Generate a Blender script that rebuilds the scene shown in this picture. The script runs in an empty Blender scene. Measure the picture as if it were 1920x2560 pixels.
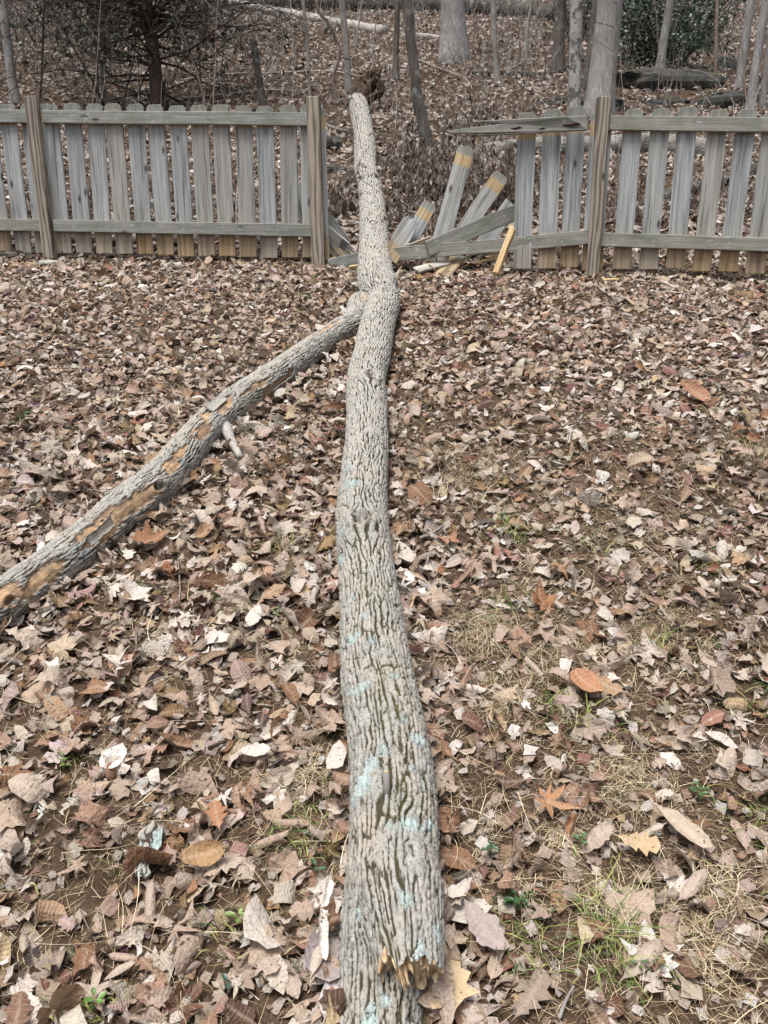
import bpy, math
import numpy as np
from mathutils import Vector, Matrix

# ------------------------------------------------------------------ camera, sky, sun, exposure
SC = bpy.context.scene
COL = SC.collection
EYE = 1.68
PITCH = math.radians(14.2)
FPX = 1923.0                                   # focal length in photo pixels (photo 1920 x 2560)
cam_d = bpy.data.cameras.new('camera')
cam_d.sensor_fit = 'VERTICAL'
cam_d.sensor_height = 24.0
cam_d.lens = 24.0 * FPX / 2560.0
cam_d.clip_start = 0.05
cam_d.clip_end = 400
cam = bpy.data.objects.new('camera', cam_d)
COL.objects.link(cam)
cam.location = (0, 0, EYE)
cam.rotation_euler = (math.pi / 2 - PITCH, 0, 0)
SC.camera = cam

SUN_EL, SUN_AZ = math.radians(72), math.radians(215)
W = bpy.data.worlds.new('World')
SC.world = W
W.use_nodes = True
wn = W.node_tree.nodes
sky_n = wn.new('ShaderNodeTexSky')
sky_n.sky_type = 'NISHITA'
sky_n.sun_disc = False
sky_n.sun_elevation = SUN_EL
sky_n.sun_rotation = SUN_AZ
sky_n.dust_density = 6.0
sky_n.air_density = 1.0
sky_n.ozone_density = 1.0
hs = wn.new('ShaderNodeHueSaturation')         # an overcast sky is nearly white
hs.inputs['Saturation'].default_value = 0.55
W.node_tree.links.new(sky_n.outputs[0], hs.inputs['Color'])
W.node_tree.links.new(hs.outputs[0], wn['Background'].inputs['Color'])
wn['Background'].inputs['Strength'].default_value = 0.06
sun_d = bpy.data.lights.new('sun', 'SUN')
sun_d.energy = 1.5
sun_d.angle = math.radians(24)
sun_d.color = (1.0, 0.99, 0.98)
sun = bpy.data.objects.new('sun', sun_d)
COL.objects.link(sun)
sd = Vector((math.sin(SUN_AZ) * math.cos(SUN_EL), math.cos(SUN_AZ) * math.cos(SUN_EL), math.sin(SUN_EL)))
sun.rotation_euler = sd.to_track_quat('Z', 'Y').to_euler()
VS = SC.view_settings
VS.view_transform = 'Standard'
VS.look = 'None'
VS.exposure = 1.58
VS.gamma = 1.0
VS.use_curve_mapping = False

rng = np.random.default_rng(11)

# ------------------------------------------------------------------ noise
def _h(ix, iy, iz, seed):
    x = (ix.astype(np.int64) * 374761393 + iy.astype(np.int64) * 668265263 + iz.astype(np.int64) * 2147483647 + seed * 1274126177) & 0xFFFFFFFF
    x = ((x ^ (x >> 13)) * 1274126177) & 0xFFFFFFFF
    x = ((x ^ (x >> 15)) * 2246822519) & 0xFFFFFFFF
    x = x ^ (x >> 16)
    return (x & 0xFFFFFF) / float(0xFFFFFF)

def vnoise(x, y, z=None, seed=0):
    x = np.asarray(x, float); y = np.asarray(y, float)
    z = np.zeros_like(x) if z is None else np.asarray(z, float)
    ix, iy, iz = np.floor(x), np.floor(y), np.floor(z)
    fx, fy, fz = x - ix, y - iy, z - iz
    fx = fx * fx * (3 - 2 * fx); fy = fy * fy * (3 - 2 * fy); fz = fz * fz * (3 - 2 * fz)
    r = 0
    for a in (0, 1):
        for b in (0, 1):
            for c in (0, 1):
                r = r + _h(ix + a, iy + b, iz + c, seed) * (fx if a else 1 - fx) * (fy if b else 1 - fy) * (fz if c else 1 - fz)
    return r * 2 - 1

def fbm(x, y, z=None, seed=0, oct=4):
    r, a, s = 0, 1.0, 0
    for k in range(oct):
        f = 2.03 ** k
        r = r + a * vnoise(np.asarray(x) * f, np.asarray(y) * f, None if z is None else np.asarray(z) * f, seed + 17 * k)
        s += a; a *= .5
    return r / s

def voro(x, y, seed=0):
    ix, iy = np.floor(x), np.floor(y)
    f1 = np.full(x.shape, 9.0); f2 = np.full(x.shape, 9.0)
    z0 = np.zeros_like(ix)
    for a in (-1, 0, 1):
        for b in (-1, 0, 1):
            px = ix + a + .5 + .9 * (_h(ix + a, iy + b, z0, seed) - .5)
            py = iy + b + .5 + .9 * (_h(ix + a, iy + b, z0 + 7, seed) - .5)
            d = np.hypot(px - x, py - y)
            m = d < f1
            f2 = np.where(m, f1, np.minimum(f2, d))
            f1 = np.where(m, d, f1)
    return f1, f2

def sstep(a, b, x):
    t = np.clip((x - a) / (b - a), 0, 1)
    return t * t * (3 - 2 * t)

# ------------------------------------------------------------------ terrain and photo geometry
def height(x, y):
    x = np.asarray(x, float); y = np.asarray(y, float)
    s1, s2, y0, w = .303, .46, 7.35, .35
    t = (y - y0) / w
    soft = w * np.where(t > 30, t, np.log1p(np.exp(np.minimum(t, 30))))
    h = s1 * y + (s2 - s1) * soft
    m = sstep(8.0, 11.0, y)
    h = h + m * (.16 * fbm(x * .45, y * .45, seed=3, oct=3)) + (1 - m) * .025 * fbm(x * .9, y * .9, seed=4, oct=3)
    return h

def hgt(x, y):
    return float(height(np.array([x]), np.array([y]))[0])

CP, SP = math.cos(PITCH), math.sin(PITCH)
def ray(px, py):
    a, b = (px - 960.0) / FPX, (1280.0 - py) / FPX
    return np.array([a, CP + b * SP, -SP + b * CP])
EYEP = np.array([0, 0, EYE])
def G(px, py, lift=0.0):                       # where a line of sight meets the ground (+ lift)
    d = ray(px, py)
    t = np.linspace(.6, 60, 6000)
    p = EYEP + t[:, None] * d
    g = p[:, 2] - height(p[:, 0], p[:, 1]) - lift
    k = np.argmax(g < 0) if (g < 0).any() else len(t) - 1
    a, b = t[max(k - 1, 0)], t[k]
    for _ in range(14):
        m = .5 * (a + b); q = EYEP + m * d
        if q[2] - hgt(q[0], q[1]) - lift < 0: b = m
        else: a = m
    return EYEP + .5 * (a + b) * d
def atY(px, py, Y):
    d = ray(px, py)
    return EYEP + d * (Y / d[1])
def depth(p):
    return float(p[1] * CP - (p[2] - EYE) * SP)
def to_px(P):
    P = np.asarray(P, float)
    z = P[..., 1] * CP - (P[..., 2] - EYE) * SP
    u = P[..., 1] * SP + (P[..., 2] - EYE) * CP
    return 960 + FPX * P[..., 0] / z, 1280 - FPX * u / z, z

# ------------------------------------------------------------------ mesh helpers
def mesh_from(name, V, faces, mat=None, smooth=True, attrs=None, mats=None, fmat=None):
    V = np.asarray(V, np.float32)
    if not isinstance(faces, (list, tuple)): faces = [faces]
    faces = [np.asarray(f, np.int32) for f in faces if len(f)]
    me = bpy.data.meshes.new(name)
    me.vertices.add(len(V)); me.vertices.foreach_set('co', V.ravel())
    nl = sum(f.size for f in faces); nf = sum(len(f) for f in faces)
    me.loops.add(nl); me.polygons.add(nf)
    me.loops.foreach_set('vertex_index', np.concatenate([f.ravel() for f in faces]))
    tot = np.concatenate([np.full(len(f), f.shape[1], np.int32) for f in faces])
    me.polygons.foreach_set('loop_start', np.concatenate([[0], np.cumsum(tot)[:-1]]).astype(np.int32))
    try: me.polygons.foreach_set('loop_total', tot)
    except Exception: pass
    me.polygons.foreach_set('use_smooth', np.full(nf, smooth))
    for m in (mats or ([mat] if mat else [])): me.materials.append(m)
    if fmat is not None: me.polygons.foreach_set('material_index', np.asarray(fmat, np.int32))
    for k, d in (attrs or {}).items():
        d = np.asarray(d, np.float32)
        if d.ndim == 1:
            me.attributes.new(k, 'FLOAT', 'POINT').data.foreach_set('value', d)
        elif d.shape[1] == 3:
            me.attributes.new(k, 'FLOAT_VECTOR', 'POINT').data.foreach_set('vector', d.ravel())
        else:
            me.attributes.new(k, 'FLOAT_COLOR', 'POINT').data.foreach_set('color', d.ravel())
    me.update(calc_edges=True)
    return me

def link(name, me, parent=None):
    o = bpy.data.objects.new(name, me)
    COL.objects.link(o)
    if parent is not None: o.parent = parent
    return o
def tag(o, label=None, cat=None, group=None, kind=None):
    if label: o['label'] = label
    if cat: o['category'] = cat
    if group: o['group'] = group
    if kind: o['kind'] = kind
    return o
def thing(name, loc, label, cat, group=None):
    o = bpy.data.objects.new(name, None)
    o.empty_display_size = .1
    COL.objects.link(o)
    o.location = [float(v) for v in loc]
    return tag(o, label, cat, group)
def part(name, V, faces, mat, parent=None, origin=None, **k):
    """a mesh given in world coordinates; kept relative to the parent's base (or to its own origin)"""
    V = np.asarray(V, float)
    if parent is not None:
        V = V - np.array(parent.location)
        return link(name, mesh_from(name, V, faces, mat, **k), parent)
    org = np.asarray(origin if origin is not None else V.mean(0), float)
    o = link(name, mesh_from(name, V - org, faces, mat, **k))
    o.location = [float(v) for v in org]
    return o

class Soup:
    def __init__(s): s.V, s.F3, s.F4, s.n, s.A = [], [], [], 0, {}
    def add(s, V, F, **attrs):
        V = np.asarray(V); F = np.asarray(F)
        s.V.append(V)
        (s.F3 if F.shape[1] == 3 else s.F4).append(F + s.n)
        for k, v in attrs.items(): s.A.setdefault(k, []).append(v)
        s.n += len(V)
    def verts(s): return np.concatenate(s.V)
    def faces(s): return [np.concatenate(f) for f in (s.F3, s.F4) if f]
    def attrs(s): return {k: np.concatenate(v) for k, v in s.A.items()}

def tube(pts, rad, n=6, cap=True, rough=0, seed=0):
    P = np.asarray(pts, float); R = np.broadcast_to(np.asarray(rad, float), (len(P),))
    T = np.gradient(P, axis=0)
    T /= np.linalg.norm(T, axis=1)[:, None] + 1e-9
    t = T.mean(0)
    ref = np.array([0, 0, 1.0]) if abs(t[2]) < .8 * np.linalg.norm(t) + 1e-9 else np.array([0, 1.0, 0])
    N = np.cross(T, ref); N /= np.linalg.norm(N, axis=1)[:, None] + 1e-9
    B = np.cross(N, T)
    a = np.arange(n) * 2 * np.pi / n
    rr = R[:, None] * np.ones((1, n))
    if rough:
        s = np.concatenate([[0], np.cumsum(np.linalg.norm(np.diff(P, axis=0), axis=1))])
        rr = rr * (1 + rough * fbm(np.cos(a)[None, :] * 1.3 + s[:, None] * 0 + seed, np.sin(a)[None, :] * 1.3 + s[:, None] * 0, s[:, None] / (R.mean() * 5) + 0 * a[None, :], seed=seed, oct=5))
    V = P[:, None, :] + rr[..., None] * (np.cos(a)[None, :, None] * N[:, None, :] + np.sin(a)[None, :, None] * B[:, None, :])
    m = len(P)
    i = np.arange(m - 1)[:, None] * n; j = np.arange(n)[None, :]; k = (j + 1) % n
    F = np.stack([i + j, i + k, i + n + k, i + n + j], -1).reshape(-1, 4)
    V = V.reshape(-1, 3)
    if cap:
        V = np.concatenate([V, P[:1], P[-1:]])
        j = np.arange(n); k = (j + 1) % n
        c0 = np.stack([np.full(n, m * n), k, j, j], -1)[:, :3]
        c1 = np.stack([np.full(n, m * n + 1), (m - 1) * n + j, (m - 1) * n + k], -1)
        # caps as degenerate-free quads are awkward: return triangles too
        return V, F, np.concatenate([c0, c1])
    return V, F, np.zeros((0, 3), int)
def add_tube(s, pts, rad, n=6, cap=True, rough=0, seed=0):
    V, F, C = tube(pts, rad, n, cap, rough, seed)
    s.V.append(V); s.F4.append(F + s.n)
    if len(C): s.F3.append(C + s.n)
    s.n += len(V)

def spline(P, n):                              # Catmull-Rom through the rows of P
    P = np.asarray(P, float)
    Q = np.vstack([2 * P[0] - P[1], P, 2 * P[-1] - P[-2]])
    out = []
    m = len(P) - 1
    for t in np.linspace(0, m, n):
        i = min(int(t), m - 1); u = t - i
        a, b, c, d = Q[i], Q[i + 1], Q[i + 2], Q[i + 3]
        out.append(.5 * (2 * b + (c - a) * u + (2 * a - 5 * b + 4 * c - d) * u * u + (3 * b - a - 3 * c + d) * u ** 3))
    return np.array(out)

def wander(p0, d, L, n, wob, r=rng, bend=(0, 0, 0)):
    d = np.asarray(d, float) / np.linalg.norm(d)
    pts = [np.asarray(p0, float)]
    for i in range(n):
        d = d + wob * r.normal(size=3) + np.asarray(bend) / n
        d /= np.linalg.norm(d)
        pts.append(pts[-1] + d * L / n)
    return np.array(pts)

# ------------------------------------------------------------------ materials
class NT:
    def __init__(s, name, rough=.9, spec=.25):
        s.m = bpy.data.materials.new(name); s.m.use_nodes = True
        s.t = s.m.node_tree; s.n = s.t.nodes; s.b = s.n['Principled BSDF']
        s.b.inputs['Roughness'].default_value = rough
        s.b.inputs['Specular IOR Level'].default_value = spec
    def new(s, typ, **k):
        x = s.n.new(typ)
        for a, v in k.items(): setattr(x, a, v)
        return x
    def put(s, sock, v):
        if isinstance(v, bpy.types.NodeSocket): s.t.links.new(v, sock)
        elif v is not None: sock.default_value = v
    def math(s, op, a, b=None, clamp=False):
        x = s.new('ShaderNodeMath', operation=op, use_clamp=clamp)
        s.put(x.inputs[0], a); s.put(x.inputs[1], b)
        return x.outputs[0]
    def noise(s, vec, scale, detail=4, rough=.55, dist=0):
        x = s.new('ShaderNodeTexNoise')
        s.put(x.inputs['Vector'], vec)
        x.inputs['Scale'].default_value = scale; x.inputs['Detail'].default_value = detail
        x.inputs['Roughness'].default_value = rough; x.inputs['Distortion'].default_value = dist
        return x.outputs['Fac']
    def voronoi(s, vec, scale, feature='F1', rnd=1.0):
        x = s.new('ShaderNodeTexVoronoi', feature=feature)
        s.put(x.inputs['Vector'], vec); x.inputs['Scale'].default_value = scale
        x.inputs['Randomness'].default_value = rnd
        return x.outputs['Distance']
    def ramp(s, fac, stops, interp='LINEAR'):
        x = s.new('ShaderNodeValToRGB'); r = x.color_ramp; r.interpolation = interp
        while len(r.elements) < len(stops): r.elements.new(.5)
        for e, (p, c) in zip(r.elements, stops):
            e.position = p; e.color = (c, c, c, 1) if not hasattr(c, '__len__') else (*c, 1)
        s.put(x.inputs['Fac'], fac)
        return x.outputs['Color']
    def mix(s, fac, a, b, blend='MIX'):
        x = s.new('ShaderNodeMix', data_type='RGBA', blend_type=blend)
        s.put(x.inputs['Factor'], fac)
        for sock, v in ((x.inputs['A'], a), (x.inputs['B'], b)):
            s.put(sock, v if isinstance(v, bpy.types.NodeSocket) else (*v, 1))
        return x.outputs['Result']
    def attr(s, name, out='Fac'):
        return s.new('ShaderNodeAttribute', attribute_name=name).outputs[out]
    def coords(s, out='Object'):
        return s.new('ShaderNodeTexCoord').outputs[out]
    def mapping(s, vec, scale=(1, 1, 1), loc=None):
        x = s.new('ShaderNodeMapping'); s.put(x.inputs['Vector'], vec)
        x.inputs['Scale'].default_value = scale
        if loc is not None: s.put(x.inputs['Location'], loc)
        return x.outputs[0]
    def bump(s, h, strength=.4, dist=.004):
        x = s.new('ShaderNodeBump'); s.put(x.inputs['Height'], h)
        x.inputs['Strength'].default_value = strength; x.inputs['Distance'].default_value = dist
        s.t.links.new(x.outputs[0], s.b.inputs['Normal'])
    def base(s, c): s.put(s.b.inputs['Base Color'], c if isinstance(c, bpy.types.NodeSocket) else (*c, 1)); return s.m
    def rand(s): return s.new('ShaderNodeObjectInfo').outputs['Random']
    def sep(s, vec):
        x = s.new('ShaderNodeSeparateXYZ'); s.put(x.inputs[0], vec); return x.outputs

def mat_leaf(name, veins=True):
    n = NT(name, .72, .22)
    c = n.attr('Col', 'Color'); lc = n.attr('lc', 'Vector')
    u, v, q = n.sep(lc)
    geo = n.new('ShaderNodeNewGeometry')
    pos = geo.outputs['Position']
    blot = n.noise(pos, 55, 4, .6)
    col = n.mix(n.ramp(blot, [(.35, 0), (.7, .55)]), c, n.mix(.5, c, (.16, .085, .045)), 'MIX')
    under = n.mix(.38, col, (.47, .41, .345))
    col = n.mix(geo.outputs['Backfacing'], col, under)
    if veins:
        av = n.math('ABSOLUTE', v)
        rib = n.math('SUBTRACT', 1.0, n.math('DIVIDE', av, .07), True)
        ph = n.math('SINE', n.math('MULTIPLY', n.math('SUBTRACT', u, n.math('MULTIPLY', av, .22)), 56))
        side = n.math('MULTIPLY', n.math('GREATER_THAN', ph, .86), .45)
        vv = n.math('MAXIMUM', n.math('MULTIPLY', rib, .7), side)
        col = n.mix(vv, col, n.mix(.45, col, (.52, .42, .31)))
        spots = n.voronoi(pos, 60)
        col = n.mix(n.math('MULTIPLY', n.math('LESS_THAN', spots, .13), .75), col, (.05, .03, .02))
        n.bump(n.math('ADD', n.math('ADD', n.math('MULTIPLY', vv, .5), n.math('MULTIPLY', ph, .2)), n.math('MULTIPLY', n.noise(pos, 70, 3, .6), 5.0)), .9, .002)
    n.base(col)
    # thin leaves let a little light through
    tr = n.new('ShaderNodeBsdfTranslucent'); n.put(tr.inputs['Color'], col)
    mx = n.new('ShaderNodeMixShader'); mx.inputs[0].default_value = .18
    out = n.n['Material Output']
    n.t.links.new(n.b.outputs[0], mx.inputs[1]); n.t.links.new(tr.outputs[0], mx.inputs[2])
    n.t.links.new(mx.outputs[0], out.inputs['Surface'])
    return n.m
M = {}
M['leaf'] = mat_leaf('dead_leaf')
M['leaf_plain'] = mat_leaf('dead_leaf_plain', False)

n = NT('soil', .97, .1); p = n.new('ShaderNodeNewGeometry').outputs['Position']
c = n.ramp(n.noise(p, 14, 6, .65), [(.3, (.03, .02, .013)), (.55, (.065, .044, .029)), (.75, (.12, .085, .057))])
c2 = n.ramp(n.noise(p, 75, 5, .7, 1.2), [(.35, (.03, .019, .012)), (.55, (.09, .058, .038)), (.7, (.20, .145, .10))])
n.base(n.mix(n.ramp(n.noise(p, 3, 3), [(.4, .25), (.6, .7)]), c, c2)); n.bump(n.noise(p, 60, 5), .9, .02); M['soil'] = n.m

def mat_blade(name):
    n = NT(name, .75, .25)
    c = n.attr('Col', 'Color')
    return n.base(c)
M['blade'] = mat_blade('grass_blade')

# bark of the fallen tree: ridge / moss / lichen / bare come from the relief built below
n = NT('fallen_bark', .93, .15); p = n.new('ShaderNodeNewGeometry').outputs['Position']
rg = n.attr('ridge'); mo = n.attr('moss'); li = n.attr('lichen'); ba = n.attr('bare'); wa = n.attr('warm')
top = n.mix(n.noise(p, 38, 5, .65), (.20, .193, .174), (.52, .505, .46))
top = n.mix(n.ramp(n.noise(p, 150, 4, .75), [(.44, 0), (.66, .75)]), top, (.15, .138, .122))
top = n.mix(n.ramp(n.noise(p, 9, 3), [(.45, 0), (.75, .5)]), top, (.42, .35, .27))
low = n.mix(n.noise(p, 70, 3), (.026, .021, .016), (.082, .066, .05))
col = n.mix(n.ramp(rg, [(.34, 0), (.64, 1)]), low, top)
mossc = n.mix(n.noise(p, 240, 3, .7), (.028, .030, .010), (.10, .088, .03))
mf = n.math('MULTIPLY', mo, n.ramp(n.math('ADD', rg, n.math('MULTIPLY', n.math('SUBTRACT', n.noise(p, 120, 3, .7), .5), .7)), [(.3, 1), (.75, .06)]))
col = n.mix(n.math('MINIMUM', mf, .92), col, mossc)
lt = n.math('ADD', li, n.math('MULTIPLY', n.math('SUBTRACT', n.noise(p, 190, 4, .75), .5), 2.2))
lm = n.ramp(lt, [(.62, 0), (.69, .88)])
lichc = n.mix(n.noise(p, 210, 2), (.27, .345, .333), (.49, .57, .55))
col = n.mix(lm, col, lichc)
grain = n.noise(n.mapping(n.attr('lc', 'Vector'), (60, 4, 1)), 1.0, 4, .6)
woodc = n.ramp(grain, [(.25, (.13, .075, .045)), (.5, (.29, .185, .115)), (.75, (.46, .34, .235))])
woodc = n.mix(wa, woodc, n.ramp(grain, [(.2, (.40, .235, .12)), (.6, (.62, .43, .25))]))
woodc = n.mix(n.ramp(n.noise(p, 26, 4, .65), [(.44, 0), (.62, .8)]), woodc, n.mix(grain, (.07, .045, .03), (.24, .19, .15)))
col = n.mix(ba, col, woodc)
n.base(col); n.bump(n.math('ADD', n.noise(p, 170, 5, .75), n.math('MULTIPLY', lm, .5)), .9, .004)
M['bark'] = n.m

def mat_bark(name, lo, hi, sx=26, sz=4.5, bump=.02, spots=None, cracks=True):
    n = NT(name, .93, .12)
    o = n.coords('Object')
    a = n.noise(n.mapping(o, (sx, sx, sz)), 1.0, 5, .62, .6)
    col = n.ramp(a, [(.3, lo), (.5, tuple(.5 * (x + y) for x, y in zip(lo, hi))), (.72, hi)])
    v = n.noise(o, 2.3, 4, .6)
    col = n.mix(n.ramp(v, [(.35, 0), (.7, .55)]), col, tuple(x * .62 for x in lo))
    if spots:
        s = n.noise(n.mapping(o, (9, 9, 6), (3, 1, 7)), 1.0, 4, .6)
        col = n.mix(n.ramp(s, [(.52, 0), (.57, .85)]), col, spots)
    col = n.mix(n.ramp(n.noise(o, 7, 4), [(.58, 0), (.66, .35)]), col, (.42, .46, .42))
    n.base(col); n.bump(a, .8, bump)
    return n.m
M['bark_pale'] = mat_bark('pale_grey_bark', (.17, .16, .155), (.46, .445, .43), 60, 5, .03)
M['bark_grey'] = mat_bark('grey_sapling_bark', (.17, .155, .145), (.34, .315, .29), 30, 9, .008)
M['bark_mottled'] = mat_bark('mottled_bark', (.24, .23, .215), (.44, .42, .39), 14, 14, .008, spots=(.07, .065, .06))
M['bark_dark'] = mat_bark('dark_shaggy_bark', (.07, .058, .05), (.21, .185, .165), 45, 4, .04)
M['bark_cedar'] = mat_bark('red_brown_cedar_bark', (.055, .038, .032), (.16, .115, .095), 70, 3, .02)
M['twig_dark'] = mat_bark('dark_dead_twig', (.035, .03, .026), (.10, .085, .075), 30, 8, .004)
M['twig_pale'] = mat_bark('pale_dead_wood', (.26, .235, .21), (.50, .47, .43), 40, 6, .008)
M['twig_tan'] = mat_bark('tan_twig', (.16, .12, .095), (.30, .24, .20), 30, 6, .004)
M['twig_grey'] = mat_bark('grey_brown_twig', (.10, .085, .075), (.25, .22, .20), 30, 6, .004)
M['log_dark'] = mat_bark('rotting_dark_log', (.03, .026, .022), (.13, .115, .10), 12, 30, .03)
M['log_grey'] = mat_bark('grey_log_bark', (.12, .11, .10), (.34, .32, .29), 12, 40, .03)

def mat_wood(name, lo, hi, ochre=True, cath=0.0, green=0.0):
    """weathered softwood, grain along the board's own z axis; ochre where a rail kept the weather off"""
    n = NT(name, .88, .18)
    o = n.coords('Object'); rnd = n.rand()
    off = n.new('ShaderNodeCombineXYZ'); n.put(off.inputs[0], n.math('MULTIPLY', rnd, 37)); n.put(off.inputs[2], n.math('MULTIPLY', rnd, 91))
    oo = n.new('ShaderNodeVectorMath', operation='ADD'); n.put(oo.inputs[0], o); n.put(oo.inputs[1], off.outputs[0])
    ov = oo.outputs[0]
    fine = n.noise(n.mapping(ov, (170, 60, 3.0)), 1.0, 4, .6, .3)
    broad = n.noise(n.mapping(ov, (26, 12, 1.1)), 1.0, 4, .55, .8)
    wv = n.new('ShaderNodeTexWave', wave_type='BANDS', bands_direction='X')
    n.put(wv.inputs['Vector'], n.mapping(ov, (1, 1, .10)))
    wv.inputs['Scale'].default_value = 8; wv.inputs['Distortion'].default_value = 13; wv.inputs['Detail'].default_value = 3; wv.inputs['Detail Scale'].default_value = 1.1
    g = n.math('ADD', n.math('MULTIPLY', fine, .5), n.math('MULTIPLY', broad, .5))
    g = n.mix(cath, g, wv.outputs['Color'])
    col = n.ramp(g, [(.3, lo), (.5, tuple(.45 * x + .55 * y for x, y in zip(lo, hi))), (.68, hi)])
    warm = n.ramp(n.math('FRACT', n.math('MULTIPLY', rnd, 7.31)), [(.25, 0), (1, .55)])
    col = n.mix(warm, col, n.mix(.62, col, (.36, .30, .215)))
    col = n.mix(n.ramp(n.math('FRACT', n.math('MULTIPLY', rnd, 13.7)), [(.4, 0), (1, .32)]), col, n.mix(.5, col, (.10, .11, .125)))
    patch = n.noise(n.mapping(ov, (9, 9, 2.2)), 1.0, 4, .6)
    col = n.mix(n.ramp(patch, [(.54, 0), (.74, .5)]), col, n.mix(.6, col, (.30, .265, .20)))
    kx = n.voronoi(n.mapping(ov, (8.5, 3, 3.1)), 1.0)
    col = n.mix(n.ramp(kx, [(.05, .93), (.11, .35), (.16, 0)]), col, (.035, .028, .024))
    z = n.sep(o)[2]
    if ochre:
        wob = n.math('ADD', z, n.math('MULTIPLY', n.math('SUBTRACT', n.noise(n.mapping(ov, (30, 10, 6)), 1.0, 3), .5), .10))
        st_ = n.noise(n.mapping(ov, (34, 10, 1.6)), 1.0, 3, .6)
        col = n.mix(n.ramp(st_, [(.56, 0), (.68, .6)]), col, (.05, .05, .046))
        och = n.ramp(broad, [(.3, (.13, .09, .05)), (.5, (.29, .20, .105)), (.72, (.46, .345, .19))])
        low = n.math('MULTIPLY', n.ramp(wob, [(.13, 1), (.175, .85), (.20, .25), (.42, 0)]), n.math('ADD', .35, n.math('MULTIPLY', n.math('FRACT', n.math('MULTIPLY', rnd, 5.77)), .6)))
        col = n.mix(low, col, och)
        zb = n.math('ADD', z, n.math('MULTIPLY', n.math('SUBTRACT', fine, .5), .035))
        band = n.math('MULTIPLY', n.ramp(n.math('MULTIPLY', zb, .5), [(.507, 0), (.519, 1)]), n.math('LESS_THAN', zb, 1.121))
        col = n.mix(n.math('MULTIPLY', band, .85), col, n.ramp(g, [(.3, (.20, .12, .055)), (.48, (.38, .265, .13)), (.66, (.56, .45, .27))]))
        # ramps only cover 0..1: rescale z for the cap
        zz = n.math('MULTIPLY', n.math('ADD', z, n.math('MULTIPLY', n.math('SUBTRACT', fine, .5), .12)), .5)
        cap = n.ramp(zz, [(.5605, 0), (.566, .5), (.60, .85)])
        col = n.mix(cap, col, n.mix(broad, (.10, .105, .08), (.23, .225, .18)))
    if green:
        gr = n.noise(n.mapping(ov, (12, 12, 5)), 1.0, 4, .65)
        col = n.mix(n.ramp(gr, [(.46, 0), (.66, green)]), col, (.15, .17, .125))
        col = n.mix(n.ramp(n.noise(n.mapping(ov, (38, 38, 17), ), 1.0, 4, .7), [(.6, 0), (.68, green)]), col, (.40, .47, .46))
    n.base(col); n.bump(n.math('ADD', g, n.math('MULTIPLY', fine, .6)), .5, .004)
    return n.m
M['picket'] = mat_wood('weathered_picket', (.075, .08, .08), (.50, .52, .52))
M['rail'] = mat_wood('weathered_rail', (.085, .087, .08), (.37, .37, .345), ochre=False, green=.7)
M['post'] = mat_wood('brown_weathered_post', (.085, .068, .055), (.34, .295, .24), ochre=False, cath=.33)
n = NT('fresh_split_wood', .8, .2); o = n.coords('Object')
g = n.noise(n.mapping(o, (70, 70, 4)), 1.0, 4, .6)
n.base(n.ramp(g, [(.3, (.30, .19, .09)), (.5, (.49, .355, .185)), (.75, (.62, .50, .32))])); n.bump(g, .7, .004); M['fresh'] = n.m
n = NT('splintered_heartwood', .85, .15); p = n.new('ShaderNodeNewGeometry').outputs['Position']
g = n.noise(p, 90, 4, .6)
n.base(n.ramp(g, [(.30, (.20, .115, .055)), (.48, (.50, .355, .20)), (.68, (.72, .58, .40))])); n.bump(g, .6, .003); M['splinter'] = n.m
n = NT('rotten_root_wood', .95, .1); o = n.coords('Object')
g = n.noise(n.mapping(o, (14, 14, 14)), 1.0, 6, .65, 1.5)
n.base(n.ramp(g, [(.3, (.018, .013, .010)), (.5, (.065, .044, .033)), (.72, (.17, .12, .09))])); n.bump(g, 1, .03); M['root'] = n.m
n = NT('mossy_rock', .93, .15); g_ = n.new('ShaderNodeNewGeometry'); p = g_.outputs['Position']
r_ = n.ramp(n.noise(p, 5, 6, .65), [(.3, (.03, .03, .027)), (.55, (.072, .07, .064)), (.75, (.15, .147, .137))])
nz = n.sep(g_.outputs['Normal'])[2]
mk = n.math('MULTIPLY', n.ramp(nz, [(.1, 0), (.7, .85)]), n.ramp(n.noise(p, 3.1, 4, .6), [(.54, 0), (.66, .8)]))
n.base(n.mix(mk, r_, n.mix(n.noise(p, 40, 3), (.045, .05, .012), (.13, .115, .03)))); n.bump(n.noise(p, 22, 5, .65), .8, .05); M['rock'] = n.m
n = NT('pale_stone', .9, .2); p = n.coords('Object')
n.base(n.ramp(n.noise(p, 18, 5, .6), [(.3, (.20, .19, .165)), (.6, (.40, .385, .34)), (.8, (.5, .48, .43))])); n.bump(n.noise(p, 30, 5), .6, .01); M['stone'] = n.m
n = NT('evergreen_leaf', .42, .5)
n.base(n.attr('Col', 'Color')); M['green'] = n.m

# ------------------------------------------------------------------ ground: yard and wooded hill in one sheet
def axis(segs):
    out = [segs[0][0]]
    for a, b, st in segs:
        k = max(1, int(round((b - a) / st)))
        out += list(a + (b - a) * np.arange(1, k + 1) / k)
    return np.array(out)
gy = axis([(-20, -1, 2.0), (-1, 8.5, .12), (8.5, 18, .22), (18, 32, .5), (32, 90, 4)])
gx = axis([(-70, -20, 5), (-20, -6, 1.0), (-6, 6, .14), (6, 20, 1.0), (20, 70, 5)])
X, Y = np.meshgrid(gx, gy)
Zg = height(X.ravel(), Y.ravel())
nx, ny = len(gx), len(gy)
i, j = np.meshgrid(np.arange(nx - 1), np.arange(ny - 1))
a = (j * nx + i).ravel()
ground = link('ground', mesh_from('ground', np.stack([X.ravel(), Y.ravel(), Zg], 1), np.stack([a, a + 1, a + nx + 1, a + nx], 1), M['soil']))
tag(ground, kind='structure')

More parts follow.
